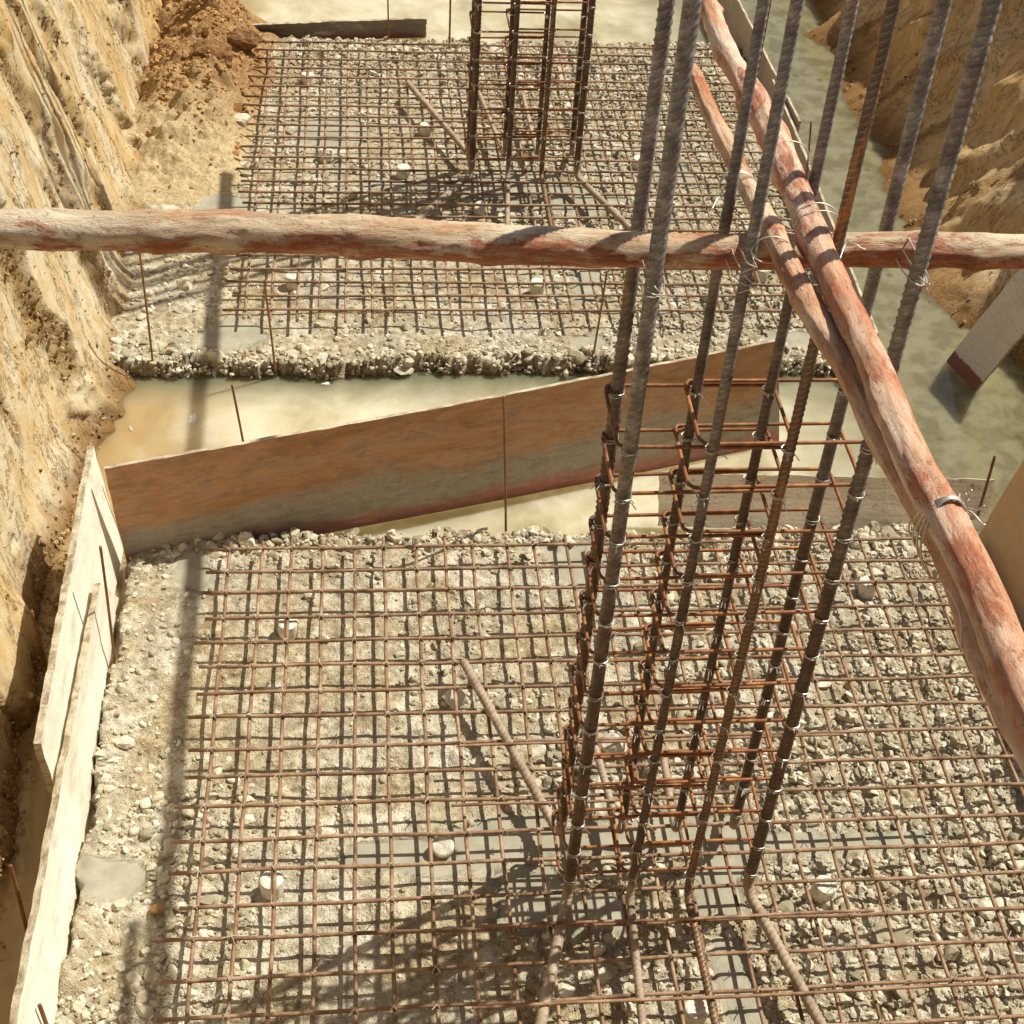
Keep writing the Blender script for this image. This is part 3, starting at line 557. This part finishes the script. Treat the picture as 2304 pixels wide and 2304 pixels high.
# ---------------------------------------------------------------- rebar mats
def tie_template(seed, R=.014, wire=.0017, tails=2):
    r = np.random.default_rng(seed); parts = []
    for a in (.785, -.785) if r.uniform() < .6 else (.785,):
        a += r.normal(0, .12); t = np.linspace(-1, 1, 7); P = np.stack([np.cos(a)*R*1.35*t, np.sin(a)*R*1.35*t, .0195-.019*np.abs(t)**2.4], 1); parts.append(sweep(P, wire, 4, False))
    b = r.uniform(0, 6.28)
    for k in range(tails):
        b2 = b+r.normal(0, .5); Lg = r.uniform(.012, .034); t = np.linspace(0, 1, 4)
        P = np.stack([np.cos(b2)*Lg*t, np.sin(b2)*Lg*t, .019+.012*t*r.uniform(-.6, 1.2)], 1); parts.append(sweep(P, wire, 4, False))
    return merge(parts)
TIES = [tie_template(500+k, tails=2 if k % 2 else 1) for k in range(10)]
TIEME = [mesh_np('tie_wire', *t) for t in TIES]
for me in TIEME: me.materials.append(MT['wire2'])
def build_mat(name, label, ox, oy, nxb, nyb, sy, ytop, ybot, xl, xr, seed, first, skew=0.0, cdist=None):
    root = empty(name, (ox, oy, 0)); tag(root, label, 'rebar mesh'); r = np.random.default_rng(seed); rad = .0082
    dx = r.normal(0, .006, nxb); dy = r.normal(0, .005, nyb); sl = r.normal(0, .004, nyb); sl2 = r.normal(0, .005, nxb)
    Ys = [(-j*sy if first < 0 else j*sy)+dy[j] for j in range(nyb)]
    for i in range(nxb):
        a = ytop+r.normal(0, .018); b = ybot+r.normal(0, .018); yy = np.linspace(b, a, 24)
        P = np.stack([i*.15+dx[i]+sl2[i]*(yy-yy.mean())+.0025*np.sin(yy*9+i)+skew*yy*0, yy, -.0078+.002*np.sin(yy*5+i*2)], 1)
        link('lengthwise_bar', mesh_np('lengthwise_bar', *sweep(P, rad, 8), True), MT['matbar'], root)
    for j in range(nyb):
        a = xl+r.normal(0, .022); b = xr+r.normal(0, .02); xx = np.linspace(a, b, 26)
        P = np.stack([xx, Ys[j]+sl[j]*(xx-1.7)+.0025*np.sin(xx*8+j*2), .0078+.002*np.sin(xx*6+j)], 1)
        link('crosswise_bar', mesh_np('crosswise_bar', *sweep(P, rad, 8), True), MT['matbar'], root)
    T = []
    for i in range(nxb):
        for j in range(nyb):
            if r.uniform() < .93:
                y = Ys[j]; yr = y; T.append((i*.15+dx[i]+sl2[i]*(yr-0), Ys[j]+sl[j]*(i*.15-1.7), .0, r.uniform(0, 6.28), int(r.integers(0, 10)), r.uniform(.8, 1.25)))
    cam = np.array([.675-ox, -5.3-oy, 4.97]); vis = [t for t in T if not (first < 0 and t[1] < -2.75)]
    vis.sort(key=lambda t: np.hypot(t[0]-cam[0], t[1]-cam[1])); rest = []
    for k, (x, y, z, a, q, sc) in enumerate(vis):
        if k < 100:
            o = bpy.data.objects.new('tie_wire', TIEME[q]); COL.objects.link(o); o.parent = root; o.location = (x, y, z); o.rotation_euler = (0, 0, round(a/1.5708)*1.5708+.2*math.sin(a*7)); o.scale = (sc,)*3
        else:
            V, F = TIES[q]; aa = round(a/1.5708)*1.5708+.2*math.sin(a*7); c, s = math.cos(aa), math.sin(aa)
            rest.append((np.stack([V[:, 0]*c-V[:, 1]*s, V[:, 0]*s+V[:, 1]*c, V[:, 2]], 1)*sc+[x, y, z], F))
    o = link('tie_wire', mesh_np('tie_wires', *merge(rest)), MT['wire2'], root); o['kind'] = 'stuff'
    return root
build_mat('rebar_mesh', 'near rusty rebar mesh on concrete spacers, carrying the near column cage', 0, 0, 24, 23, .1538, .075, -3.45, -.11, 3.56, 81, -1)
build_mat('rebar_mesh', 'far rusty rebar mesh beyond the water, carrying the far column cage', -.03, 2.05, 24, 25, .1534, 3.76, -.07, -.11, 3.56, 82, 1)

# ---------------------------------------------------------------- column cages
CX = [1.432, 1.672, 1.900, 2.144]; YF, YB = -2.035, -1.755
RAD = {(0, 'f'): .0215, (3, 'f'): .0215, (0, 'b'): .020, (3, 'b'): .019}
def leg_path(x, y, dx, dy, L, top=6.0, rb=.055):
    d = np.array([dx, dy, 0.]); d /= np.linalg.norm(d); P = [(x, y, top)]
    a = np.linspace(0, math.pi/2, 9); zc = .036+rb
    for t in a: P.append((x+d[0]*rb*(1-math.cos(t)), y+d[1]*rb*(1-math.cos(t)), zc-rb*math.sin(t)))
    P.append((x+d[0]*L, y+d[1]*L, .034)); return np.array(P)[::-1]
def hoop(x0, x1, y0, y1, r=.0062, cr=.028, seed=0):
    rr = np.random.default_rng(seed); P = []
    def arc(cx, cy, a0, a1):
        for t in np.linspace(a0, a1, 6): P.append((cx+cr*math.cos(t), cy+cr*math.sin(t)))
    # start with hook at a back corner
    pi = math.pi
    st = (x0+.050, y1-.03); P.append(st); P.append((x0+.028, y1-.006))
    arc(x0+cr, y1-cr, pi*.6, pi); arc(x0+cr, y0+cr, pi, 1.5*pi); arc(x1-cr, y0+cr, 1.5*pi, 2*pi); arc(x1-cr, y1-cr, 0, .5*pi); P.append((x0+cr+.01, y1-.003)); arc(x0+cr, y1-cr, .5*pi, pi*.95); P.append((x0+.005, y1-.045))
    P = np.array(P); n = len(P); z = np.linspace(-.006, .006, n)+rr.normal(0, .0015, n)
    P = np.stack([P[:, 0], P[:, 1], z], 1); P, _ = resample(P, .012); return sweep(P, r, 8)
def col_tie(seed, R):
    r = np.random.default_rng(seed); parts = []
    for k in range(2):
        t = np.linspace(0, 2*math.pi, 15); tilt = r.uniform(.2, .6)*(1 if k else -1)
        P = np.stack([np.cos(t)*(R+.003), np.sin(t)*(R+.003), np.sin(t+r.uniform(0, 1))*R*tilt+k*.004], 1); parts.append(sweep(P, .0019, 4, False))
    for k in range(3):
        b = r.uniform(-2.6, -.5); Lg = r.uniform(.015, .048); t = np.linspace(0, 1, 5)
        P = np.stack([np.cos(b)*(R+Lg*t), np.sin(b)*(R+Lg*t), r.uniform(-.02, .02)*t+.006*np.sin(t*3)], 1); parts.append(sweep(P, .0019, 4, False))
    return merge(parts)
def build_cage(name, label, off, legs, seed, zf, top=6.0, spl=.019):
    root = empty(name, (CX[0]+.35+off[0], -1.9+off[1], .0)); tag(root, label, 'rebar column'); ox, oy = root.location.x, root.location.y
    rr = np.random.default_rng(seed)
    for (c, side), (dx, dy, L) in legs.items():
        R = RAD.get((c, side), .0155); x = CX[c]+off[0]-ox; y = (YF if side == 'f' else YB)+off[1]-oy
        P = leg_path(x, y, dx, dy, L, top); P[:, 0] += .006*np.sin(P[:, 2]*1.1+c); P[:, 1] += .005*np.cos(P[:, 2]*.9+c*2)
        rust = (c, side) == (2, 'f')
        me = mesh_np('column_bar', *ribbed(P, R, .026 if R > .018 else .021, .0052 if R > .018 else .0042, 16, zf, 6 if off[1] < 1 else 4), True); add_attr(me, 'rib', np.r_[ribbed.w.ravel(), 0, 0])
        o = link('column_bar', me, MT['barrust' if rust else 'bar'], root)
    for k in range(13):
        z = .149+.1775*k
        for a, b in ((0, 2), (1, 3)):
            zz = z+(.0 if a == 0 else .013)+rr.normal(0, .004)
            me = mesh_np('link', *hoop(CX[a]-.030+off[0]-ox, CX[b]+.028+off[0]-ox, YF+.022+off[1]-oy, YB+.036+off[1]-oy, seed=seed*100+k*2+a), True)
            o = link('link', me, MT['stir'], root); o.location = (rr.normal(0, .003), rr.normal(0, .003), zz); o.rotation_euler = (rr.normal(0, .008), rr.normal(0, .006), 0)
    tm = {}
    for R in (.0155, .019, .020, .0215):
        for q in range(4): tm[R, q] = mesh_np('tie_wire', *col_tie(700+int(R*1e4)+q, R)); tm[R, q].materials.append(MT['wire'])
    allp = [(k, c, s) for k in range(13) for c in range(4) for s in 'fb']; allp.sort(key=lambda t: -t[0]); rest = []
    for n, (k, c, s) in enumerate(allp):
        R = RAD.get((c, s), .0155); q = int(rr.integers(0, 4)); loc = (CX[c]+off[0]-ox, (YF if s == 'f' else YB)+off[1]-oy, .152+.1775*k)
        if n < 100:
            o = bpy.data.objects.new('tie_wire', tm[R, q]); COL.objects.link(o); o.parent = root; o.location = loc; o.rotation_euler = (0, 0, rr.normal(0, .5))
        else: V, F = col_tie(700+int(R*1e4)+q, R); rest.append((V+np.array(loc), F))
    if rest: o = link('tie_wire', mesh_np('tie_wires', *merge(rest)), MT['wire'], root); o['kind'] = 'stuff'
    # short tie bars resting across the feet
    for (xa, xb, y, z) in ([(1.05, 2.72, -1.29, .058), (1.00, 1.95, -1.60, .058), (1.06, 2.62, -2.17, .060), (1.03, 3.05, -2.505, .060)] if off[1] < 1 else [(1.05, 2.55, 3.50, .058), (1.1, 2.4, 3.2, .058), (1.15, 2.3, 4.35, .058)]):
        P = np.array([(xa-ox+t*(xb-xa), y-oy+.003*math.sin(t*9), z) for t in np.linspace(0, 1, 20)])
        link('foot_tie_bar', mesh_np('foot_tie_bar', *ribbed(P, .0062, .012, .0012, 8, per=3), True), MT['matbar'], root)
    return root
legsN = {(0, 'f'): (-.157, -.535, .95), (1, 'f'): (-.03, -.54, .95), (2, 'f'): (.01, -.54, .95), (3, 'f'): (.15, -.55, .95), (0, 'b'): (-.32, .92, 1.02), (1, 'b'): (-.06, .62, .62), (2, 'b'): (.02, .6, .60), (3, 'b'): (.25, .7, .30)}
legsF = {(0, 'f'): (-.36, -.55, .72), (1, 'f'): (-.05, -.6, .72), (2, 'f'): (.0, -.6, .72), (3, 'f'): (.29, -.72, .85), (0, 'b'): (-.36, 1.0, 1.15), (1, 'b'): (-.11, .9, .95), (2, 'b'): (-.02, .9, .92), (3, 'b'): (.25, .8, .30)}
build_cage('column_cage', 'near rebar column cage whose tall bars rise through the top of the picture', (0, 0), legsN, 3, 3.75)
build_cage('column_cage', 'far rebar column cage standing on the mesh beyond the water', (-.030, 5.665), legsF, 4, 1.9)

# ---------------------------------------------------------------- poles
def make_pole(name, pts, rads, mat, label, knots, seed, wires=()):
    """pts: world centre line; object local x axis runs along the pole"""
    pts = np.array(pts, float); A, B = Vector(pts[0]), Vector(pts[-1]); ex = (B-A).normalized(); ey = Vector((0, 0, 1)).cross(ex).normalized(); ez = ex.cross(ey)
    Mx = Matrix((ex, ey, ez)).transposed().to_4x4(); Mx.translation = A; inv = np.array(Mx.inverted())
    d = np.r_[0, np.cumsum(np.linalg.norm(np.diff(pts, axis=0), axis=1))]
    P0 = smooth_path(pts, 2); Rr = smooth_path(np.stack([d, np.array(rads), d*0], 1), 2)
    P, s = resample(P0, .011); R = np.interp(s, Rr[:, 0]*s[-1]/Rr[-1, 0], Rr[:, 1]); seg = 36
    P = P @ inv[:3, :3].T+inv[:3, 3]
    P[:, 1] += .007*fbm(s*1.3, s*0, o=3, seed=seed+7); P[:, 2] += .006*fbm(s*1.3, s*0+4, o=3, seed=seed+8)
    th = np.arange(seg)/seg*2*math.pi; Sg, Th = np.meshgrid(s, th, indexing='ij')
    RR = R[:, None]*(1+.06*fbm(Sg*4, np.cos(Th)*.8, np.sin(Th)*.8, seed=seed)+.035*fbm(Sg*9, np.cos(Th)*3, np.sin(Th)*3, o=3, seed=seed+2))
    RR += .0022*(fbm(Sg*6, np.cos(Th)*4, np.sin(Th)*4, o=2, seed=seed+4) > .12)      # peeling bark edge
    kn = np.zeros_like(RR)
    for (ks, kt, h, w) in knots:
        dd = np.hypot((Sg-ks)/w, ((Th-kt+math.pi) % (2*math.pi)-math.pi)*R[:, None]/w); g = np.exp(-dd**2)
        RR += h*g*(1-.8*np.exp(-(dd/.38)**2)); kn = np.maximum(kn, np.clip(g*1.3-.25, 0, 1)); RR += h*.25*np.exp(-((Sg-ks)/(w*1.6))**2)
    V, F = sweep(P, RR, seg); me = mesh_np(name, V, F, True); add_attr(me, 'knot', np.r_[kn.ravel(), 0, 0])
    o = link(name, me, mat); o.matrix_world = Mx; tag(o, label, 'wooden pole')
    return o, Mx, s, P, R
def wire_part(parent, Mx, paths, nm='tie_wire', wr=.0018):
    inv = np.array(Mx.inverted()); parts = []
    for P in paths: P, _ = resample(smooth_path(np.array(P, float), 2), .008); P = P @ inv[:3, :3].T+inv[:3, 3]; parts.append(sweep(P, wr, 6))
    link(nm, mesh_np(nm, *merge(parts), True), MT['wire'], parent)
def loop_about(c, ax, ra, rb, n=16, turns=1, tilt=0.0, seed=0):
    """coil around axis ax centred c with semi-axes ra (horizontal) and rb (vertical)"""
    ax = np.array(ax, float); ax /= np.linalg.norm(ax); h = np.cross([0, 0, 1.], ax); h /= np.linalg.norm(h); v = np.cross(ax, h); P = []
    for t in np.linspace(0, 2*math.pi*turns, int(n*turns)):
        P.append(np.array(c)+h*ra*math.cos(t)+v*rb*math.sin(t)+ax*(.010*t/6.28+tilt*math.sin(t)))
    return P
def tails(c, seed, n=3, L=.06):
    r = np.random.default_rng(seed); out = []
    for _ in range(n):
        d = r.normal(size=3); d /= np.linalg.norm(d); P = [np.array(c)]
        for k in range(4): P.append(P[-1]+d*L/4+r.normal(0, L*.08, 3))
        out.append(P)
    return out
# horizontal pole between the front and back rows of the near cage
o, Mx, s, P, R = make_pole('timber_pole', [(-1.75, -1.90, 2.93), (-.9, -1.90, 2.925), (-.26, -1.895, 2.916), (.33, -1.895, 2.904), (.9, -1.895, 2.892), (1.41, -1.895, 2.874), (1.9, -1.895, 2.868), (2.5, -1.895, 2.869), (3.6, -1.90, 2.87), (6.2, -1.92, 2.9)],
    [.052, .052, .051, .052, .051, .049, .046, .045, .045, .040], MT['poleH'], 'thick pale pole with red bark patches lying level across the near column cage', [(1.62, 2.2, .012, .030), (2.07, 1.0, .010, .03), (2.42, 1.7, .014, .035), (2.75, .6, .010, .03), (3.02, 2.0, .012, .03), (3.95, 1.6, .022, .03), (4.10, .5, .012, .03), (1.9, .3, .01, .04)], 900)
for bx, by, sd in ((CX[0], YF, 1), (CX[1], YF, 2), (CX[3], YF, 3)):
    z = {1: 2.83, 2: 2.86, 3: 2.86}[sd]
    paths = [loop_about((bx+.01*k, -1.965, z+.012*k), (0.35, 0, 1.), .10, .036, tilt=.015*k) for k in range(3 if sd == 3 else 2)]+tails((bx+.02, YF-.03, z), 40+sd, 3, .045)
    wire_part(o, Mx, paths, wr=.0022 if sd == 3 else .0016)
# the two poles running lengthwise over it
o1, Mx1, s, P, R = make_pole('timber_pole', [(1.72, 4.8, 3.0), (1.75, 3.0, 3.0), (1.79, 1.0, 3.0), (1.81, -.2, 3.0), (1.82, -.69, 3.0), (1.812, -.964, 3.0), (1.826, -1.2, 3.0), (1.845, -1.451, 3.0), (1.845, -1.614, 3.0), (1.843, -1.77, 3.0), (1.843, -1.96, 3.0), (1.842, -2.14, 3.0), (1.843, -2.31, 3.0), (1.847, -2.55, 3.0), (1.828, -2.80, 3.0), (1.831, -2.96, 3.0), (1.845, -3.08, 3.0), (1.855, -3.19, 3.0), (1.861, -3.31, 3.0), (1.852, -3.55, 3.0), (1.86, -4.6, 3.0)],
    [.040, .040, .036, .033, .033, .033, .036, .040, .041, .038, .038, .037, .036, .035, .035, .037, .039, .040, .040, .040, .041], MT['poleP'], 'knobbly pinkish pole laid lengthwise over the level pole, the right one of the pair', [(4.8+.95, 1.9, .014, .035), (4.8+1.28, 1.4, .020, .045), (4.8+1.50, 2.4, .010, .03), (4.8+1.72, .8, .012, .02), (4.8+.62, 3.0, .012, .02), (4.8+2.05, 1.4, .012, .05), (4.8+2.42, 2.6, .008, .04), (4.8+2.75, .9, .008, .05), (4.8+3.1, 2., .007, .05)], 910)
ax1 = (0.0, 1, 0)
wire_part(o1, Mx1, [loop_about((1.862, -1.62+.01*k, 3.0), ax1, .062, .045, tilt=.01) for k in range(1)]+tails((1.93, -1.62, 2.98), 61, 2, .05), wr=.0018)
wire_part(o1, Mx1, [loop_about((1.860, -1.99+.02*k, 3.0), ax1, .064, .046, tilt=.02*k) for k in range(2)]+tails((1.93, -2.03, 2.97), 62, 3, .06), wr=.0018)
wire_part(o1, Mx1, [loop_about((1.855, -3.16+.022*k, 2.96), ax1, .050, .090, tilt=.03-.02*k) for k in range(4)]+tails((1.905, -3.10, 2.995), 63, 9, .05)+[], wr=.0024)
wire_part(o1, Mx1, [[(1.815, -3.30, 2.96), (1.812, -3.33, 2.975), (1.826, -3.37, 2.95), (1.81, -3.43, 2.93)]], 'loose_wire_end', .0024)
o2, Mx2, s, P, R = make_pole('timber_pole', [(1.690, -1.01, 2.975), (1.698, -1.12, 2.975), (1.702, -1.357, 2.97), (1.716, -1.576, 2.97), (1.724, -1.72, 2.965), (1.736, -1.88, 2.965), (1.753, -2.06, 2.96), (1.762, -2.236, 2.955), (1.779, -2.4, 2.95), (1.806, -2.5, 2.94), (1.818, -2.62, 2.935), (1.828, -2.75, 2.93), (1.84, -2.88, 2.925), (1.862, -3.02, 2.92), (1.872, -3.13, 2.915), (1.873, -3.25, 2.915), (1.862, -3.38, 2.92), (1.856, -3.49, 2.925), (1.872, -3.62, 2.93), (1.88, -4.6, 2.95)],
    [.022, .022, .024, .026, .027, .028, .030, .031, .032, .033, .033, .033, .032, .031, .031, .032, .034, .037, .036, .036], MT['poleQ'], 'slimmer pinkish orange pole laid lengthwise beside it, the left one of the pair', [(.45, 1.5, .007, .02), (.95, 2.4, .008, .03), (1.25, 1.0, .006, .03), (1.75, 2.9, .016, .05), (2.4, 2.0, .008, .04), (2.6, 1.2, .006, .05)], 920)
wire_part(o2, Mx2, [loop_about((1.70, -1.73+.008*k, 2.972), ax1, .050, .034, tilt=.01) for k in range(2)]+[[(1.66, -1.76, 2.985), (1.63, -1.80, 2.97), (1.61, -1.84, 2.96)]], wr=.002)
wire_part(o2, Mx2, [loop_about((1.725, -2.06, 2.968), ax1, .052, .036, tilt=.01)]+tails((1.69, -2.08, 2.93), 65, 3, .07), wr=.0018)

# ---------------------------------------------------------------- stakes, spacers, scraps
def stake(base, tip, label, r=.0065, name='steel_stake'):
    b = np.array(base, float); t = np.array(tip, float); L = np.linalg.norm(t-b); P = np.array([b*0+(t-b)*k for k in np.linspace(-.12/L, 1, 14)]); P[:, 0] += .003*np.sin(np.linspace(0, 3, 14))
    me = mesh_np(name, *ribbed(P, r, .014, .0009, 8, per=3), True); o = link(name, me, MT['stake']); o.location = b; return tag(o, label, 'stake')
for b, t, l in [
 ((1.374, .231, -.10), (1.318, .224, .76), 'tall rusty stake standing in front of the long shuttering board'),
 ((-.482, -.605, -.10), (-.455, -.60, .60), 'thin rusty stake at the left edge of the near footing against the pale boards'),
 ((-.519, .201, -.10), (-.525, .203, .36), 'stake in the rear left corner where the two boards meet'),
 ((-.532, 1.681, -.10), (-.525, 1.68, .65), 'thin stake on the front left corner of the far footing'),
 ((.156, 1.652, -.10), (.128, 1.655, .47), 'stake at the front edge of the far footing left of the middle'),
 ((1.998, 1.693, -.10), (2.025, 1.69, .52), 'yellowish stake at the front edge of the far footing near the round mortar patch'),
 ((-.77, -.66, -.20), (-.80, -.60, .22), 'stout stake behind the pale board leaning from the left bank'),
 ((-.66, -1.98, -.16), (-.67, -1.93, .22), 'short stake behind the left form board at the bottom left'),
 ((-.515, 5.948, -.10), (-.515, 5.95, .62), 'thin rod standing in the soil heap at the far left corner'),
 ((.89, 5.987, -.10), (.87, 5.98, .75), 'thin rod behind the far mesh crossing the dark board'),
 ((1.368, 5.90, -.10), (1.360, 5.90, .80), 'thin rod behind the far mesh right of the dark board'),
 ((3.857, .241, -.10), (3.859, .28, .32), 'dark stake at the rear right corner of the near footing'),
 ((3.665, 3.405, -.10), (3.60, 3.43, .56), 'thin dark stake behind the grey board of the far footing'),
 ((.03, .93, -.25), (-.012, .90, .33), 'rusty stake in the water behind the long shuttering board'),
 ((3.72, 5.3, -.10), (3.73, 5.3, .9), 'thin rod at the far right board, nearly hidden by a column bar'),
 ((-.475, -2.50, -.10), (-.50, -2.45, .12), 'stub of a stake at the bottom left beside the form board')]:
    stake(b, t, l)
def spacer(x, y, label, seed, tilt=(0, 0), rad=.046, z=None):
    r = np.random.default_rng(seed); n = 28; rows = []
    prof = [(.86, 0), (.94, .004), (1., .02), (1.03, .055), (1.02, .078), (.96, .086), (.80, .089), (.4, .088)]
    V = []; th = np.arange(n)/n*2*math.pi
    for k, (pr, pz) in enumerate(prof):
        rr = rad*pr*(1+.03*vn(np.cos(th)*2+seed, np.sin(th)*2, k*.6, seed=seed)); V.append(np.stack([rr*np.cos(th), rr*np.sin(th), np.full(n, pz)+.0015*vn(np.cos(th)*3, np.sin(th)*3, seed=seed)], 1))
    V = np.concatenate(V+[np.array([[0, 0, .088]])]); i = np.arange(len(prof)-1)[:, None]*n; j = np.arange(n)[None]; j2 = (j+1) % n
    F = np.stack([i+j, i+j2, i+n+j2, i+n+j], -1).reshape(-1, 4); jj = np.arange(0, n, 2); b = (len(prof)-1)*n
    F = np.concatenate([F, np.stack([b+jj, b+jj+1, b+(jj+2) % n, np.full(len(jj), len(V)-1)], -1)])
    me = mesh_np('concrete_spacer', V, F, False); o = link('concrete_spacer', me, MT['spacer'])
    s = 'near' if y < 1 else 'far'; zz = G-.004
    o.location = (x, y, zz); o.rotation_euler = (*tilt, seed); return tag(o, label, 'spacer', 'concrete spacers under the rebar meshes')
SP = [((.30, -.47), 'round white spacer near the rear left of the near mesh', (0, 0)),
 ((.97, -1.69), 'tipped white spacer on the mortar strip left of the near column', (.5, .1)),
 ((.28, -1.87), 'tall white spacer near the left side of the near mesh beside broken stones', (0, 0)),
 ((2.48, -1.99), 'white spacer right of the near column feet', (.1, 0)),
 ((3.13, -.28), 'grey spacer at the rear right of the near mesh near the poles', (.1, .1)),
 ((1.87, -2.50), 'spacer at the bottom edge of the picture between the near column feet', (0, 0)),
 ((1.76, -1.22), 'spacer showing behind the near column bars', (.6, 0)),
 ((.24, 2.47), 'spacer at the front left of the far mesh', (0, 0)),
 ((1.74, 2.41), 'spacer at the front of the far mesh just right of the middle', (.05, 0)),
 ((.42, 4.06), 'lone spacer upper left in the far mesh', (0, 0)),
 ((.95, 3.83), 'spacer left of the far column feet in their shadow', (0, 0)),
 ((.27, 5.24), 'small looking spacer at the back left of the far mesh', (0, 0)),
 ((2.61, 3.99), 'spacer right of the far column partly behind the tall bars', (0, 0)),
 ((3.19, 2.57), 'spacer at the front right of the far mesh below the poles', (0, 0)),
 ((1.45, 3.38), 'spacer just above the level pole below the far column', (.6, 0)),
 ((1.13, 4.45), 'grey spacer beside the long foot bar of the far column', (0, 0)),
 ((1.02, -.92), 'broken grey spacer at the tip of the long foot bar of the near column', (1.2, .3))]
for k, ((x, y), l, tl) in enumerate(SP): spacer(x, y, l, 30+k, tl)
def scrap(x, y, size, label, seed, name='foam_scrap', asp=.5):
    r = np.random.default_rng(seed); n = 26; th = np.arange(n)/n*2*math.pi; rr = size*(.6+.35*vn(np.cos(th)*1.8+seed, np.sin(th)*1.8, seed=seed)+.12*r.normal(size=n)*.5)
    V = np.concatenate([np.stack([rr*np.cos(th), rr*np.sin(th)*asp, 0*th], 1), np.stack([rr*.85*np.cos(th), rr*.85*np.sin(th)*asp, 0*th+.006], 1), [[0, 0, .009]]])
    j = np.arange(n); j2 = (j+1) % n; F = np.stack([j, j2, n+j2, n+j], -1); k = np.arange(0, n, 2); F = np.concatenate([F, np.stack([n+k, n+k+1, n+(k+2) % n, np.full(len(k), 2*n)], -1)])
    o = link(name, mesh_np(name, V, F, False), MT['foam']); o.location = (x, y, WATER+.001); o.rotation_euler = (0, 0, seed*.7); return tag(o, label, 'floating scrap')
scrap(-.28, 1.27, .075, 'larger white scrap of foam floating on the muddy water left of the shuttering board', 2)
scrap(-.61, 1.18, .022, 'tiny white scrap floating near the left bank', 3)
scrap(.45, 1.58, .035, 'small white scrap floating close to the far footing edge', 5)
scrap(-.40, 6.62, .10, 'dark edged floating clump in the water at the top left', 7)

# ---------------------------------------------------------------- light, sky, camera
W = bpy.data.worlds.new('World'); S.world = W; W.use_nodes = True; nt = W.node_tree
sky = nt.nodes.new('ShaderNodeTexSky'); sky.sky_type = 'NISHITA'; sky.sun_disc = False
el = math.asin(SUN[2]); az = math.atan2(SUN[0], SUN[1]); sky.sun_elevation = el; sky.sun_rotation = az; sky.dust_density = 3.5; sky.air_density = 1.0; sky.ozone_density = .6
nt.links.new(sky.outputs[0], nt.nodes['Background'].inputs[0]); nt.nodes['Background'].inputs[1].default_value = .066
L = bpy.data.lights.new('sun', 'SUN'); L.energy = 6.1; L.angle = math.radians(.53); L.color = (1, .95, .83)
lo = bpy.data.objects.new('sun', L); COL.objects.link(lo); lo.rotation_euler = Vector(SUN).to_track_quat('Z', 'Y').to_euler(); lo.location = (10, 5, 12)
cam = bpy.data.cameras.new('camera'); co = bpy.data.objects.new('camera', cam); COL.objects.link(co)
yaw, pit, roll = [math.radians(v) for v in (7.46852338, 41.57487934, 4.21719083)]
fw = np.array([math.sin(yaw)*math.cos(pit), math.cos(yaw)*math.cos(pit), -math.sin(pit)]); r0 = np.array([math.cos(yaw), -math.sin(yaw), 0]); up0 = np.cross(r0, fw)
rt = math.cos(roll)*r0+math.sin(roll)*up0; up = np.cross(rt, fw)
Mx = Matrix((rt, up, -fw)).transposed().to_4x4(); Mx.translation = Vector((.67533528, -5.29633683, 4.96782965)); co.matrix_world = Mx
cam.sensor_width = 36; cam.lens = 36*1.4436423; cam.clip_end = 2000; cam.clip_start = .05; S.camera = co
S.view_settings.view_transform = 'Standard'; S.view_settings.look = 'None'; S.view_settings.exposure = 0; S.view_settings.gamma = 1
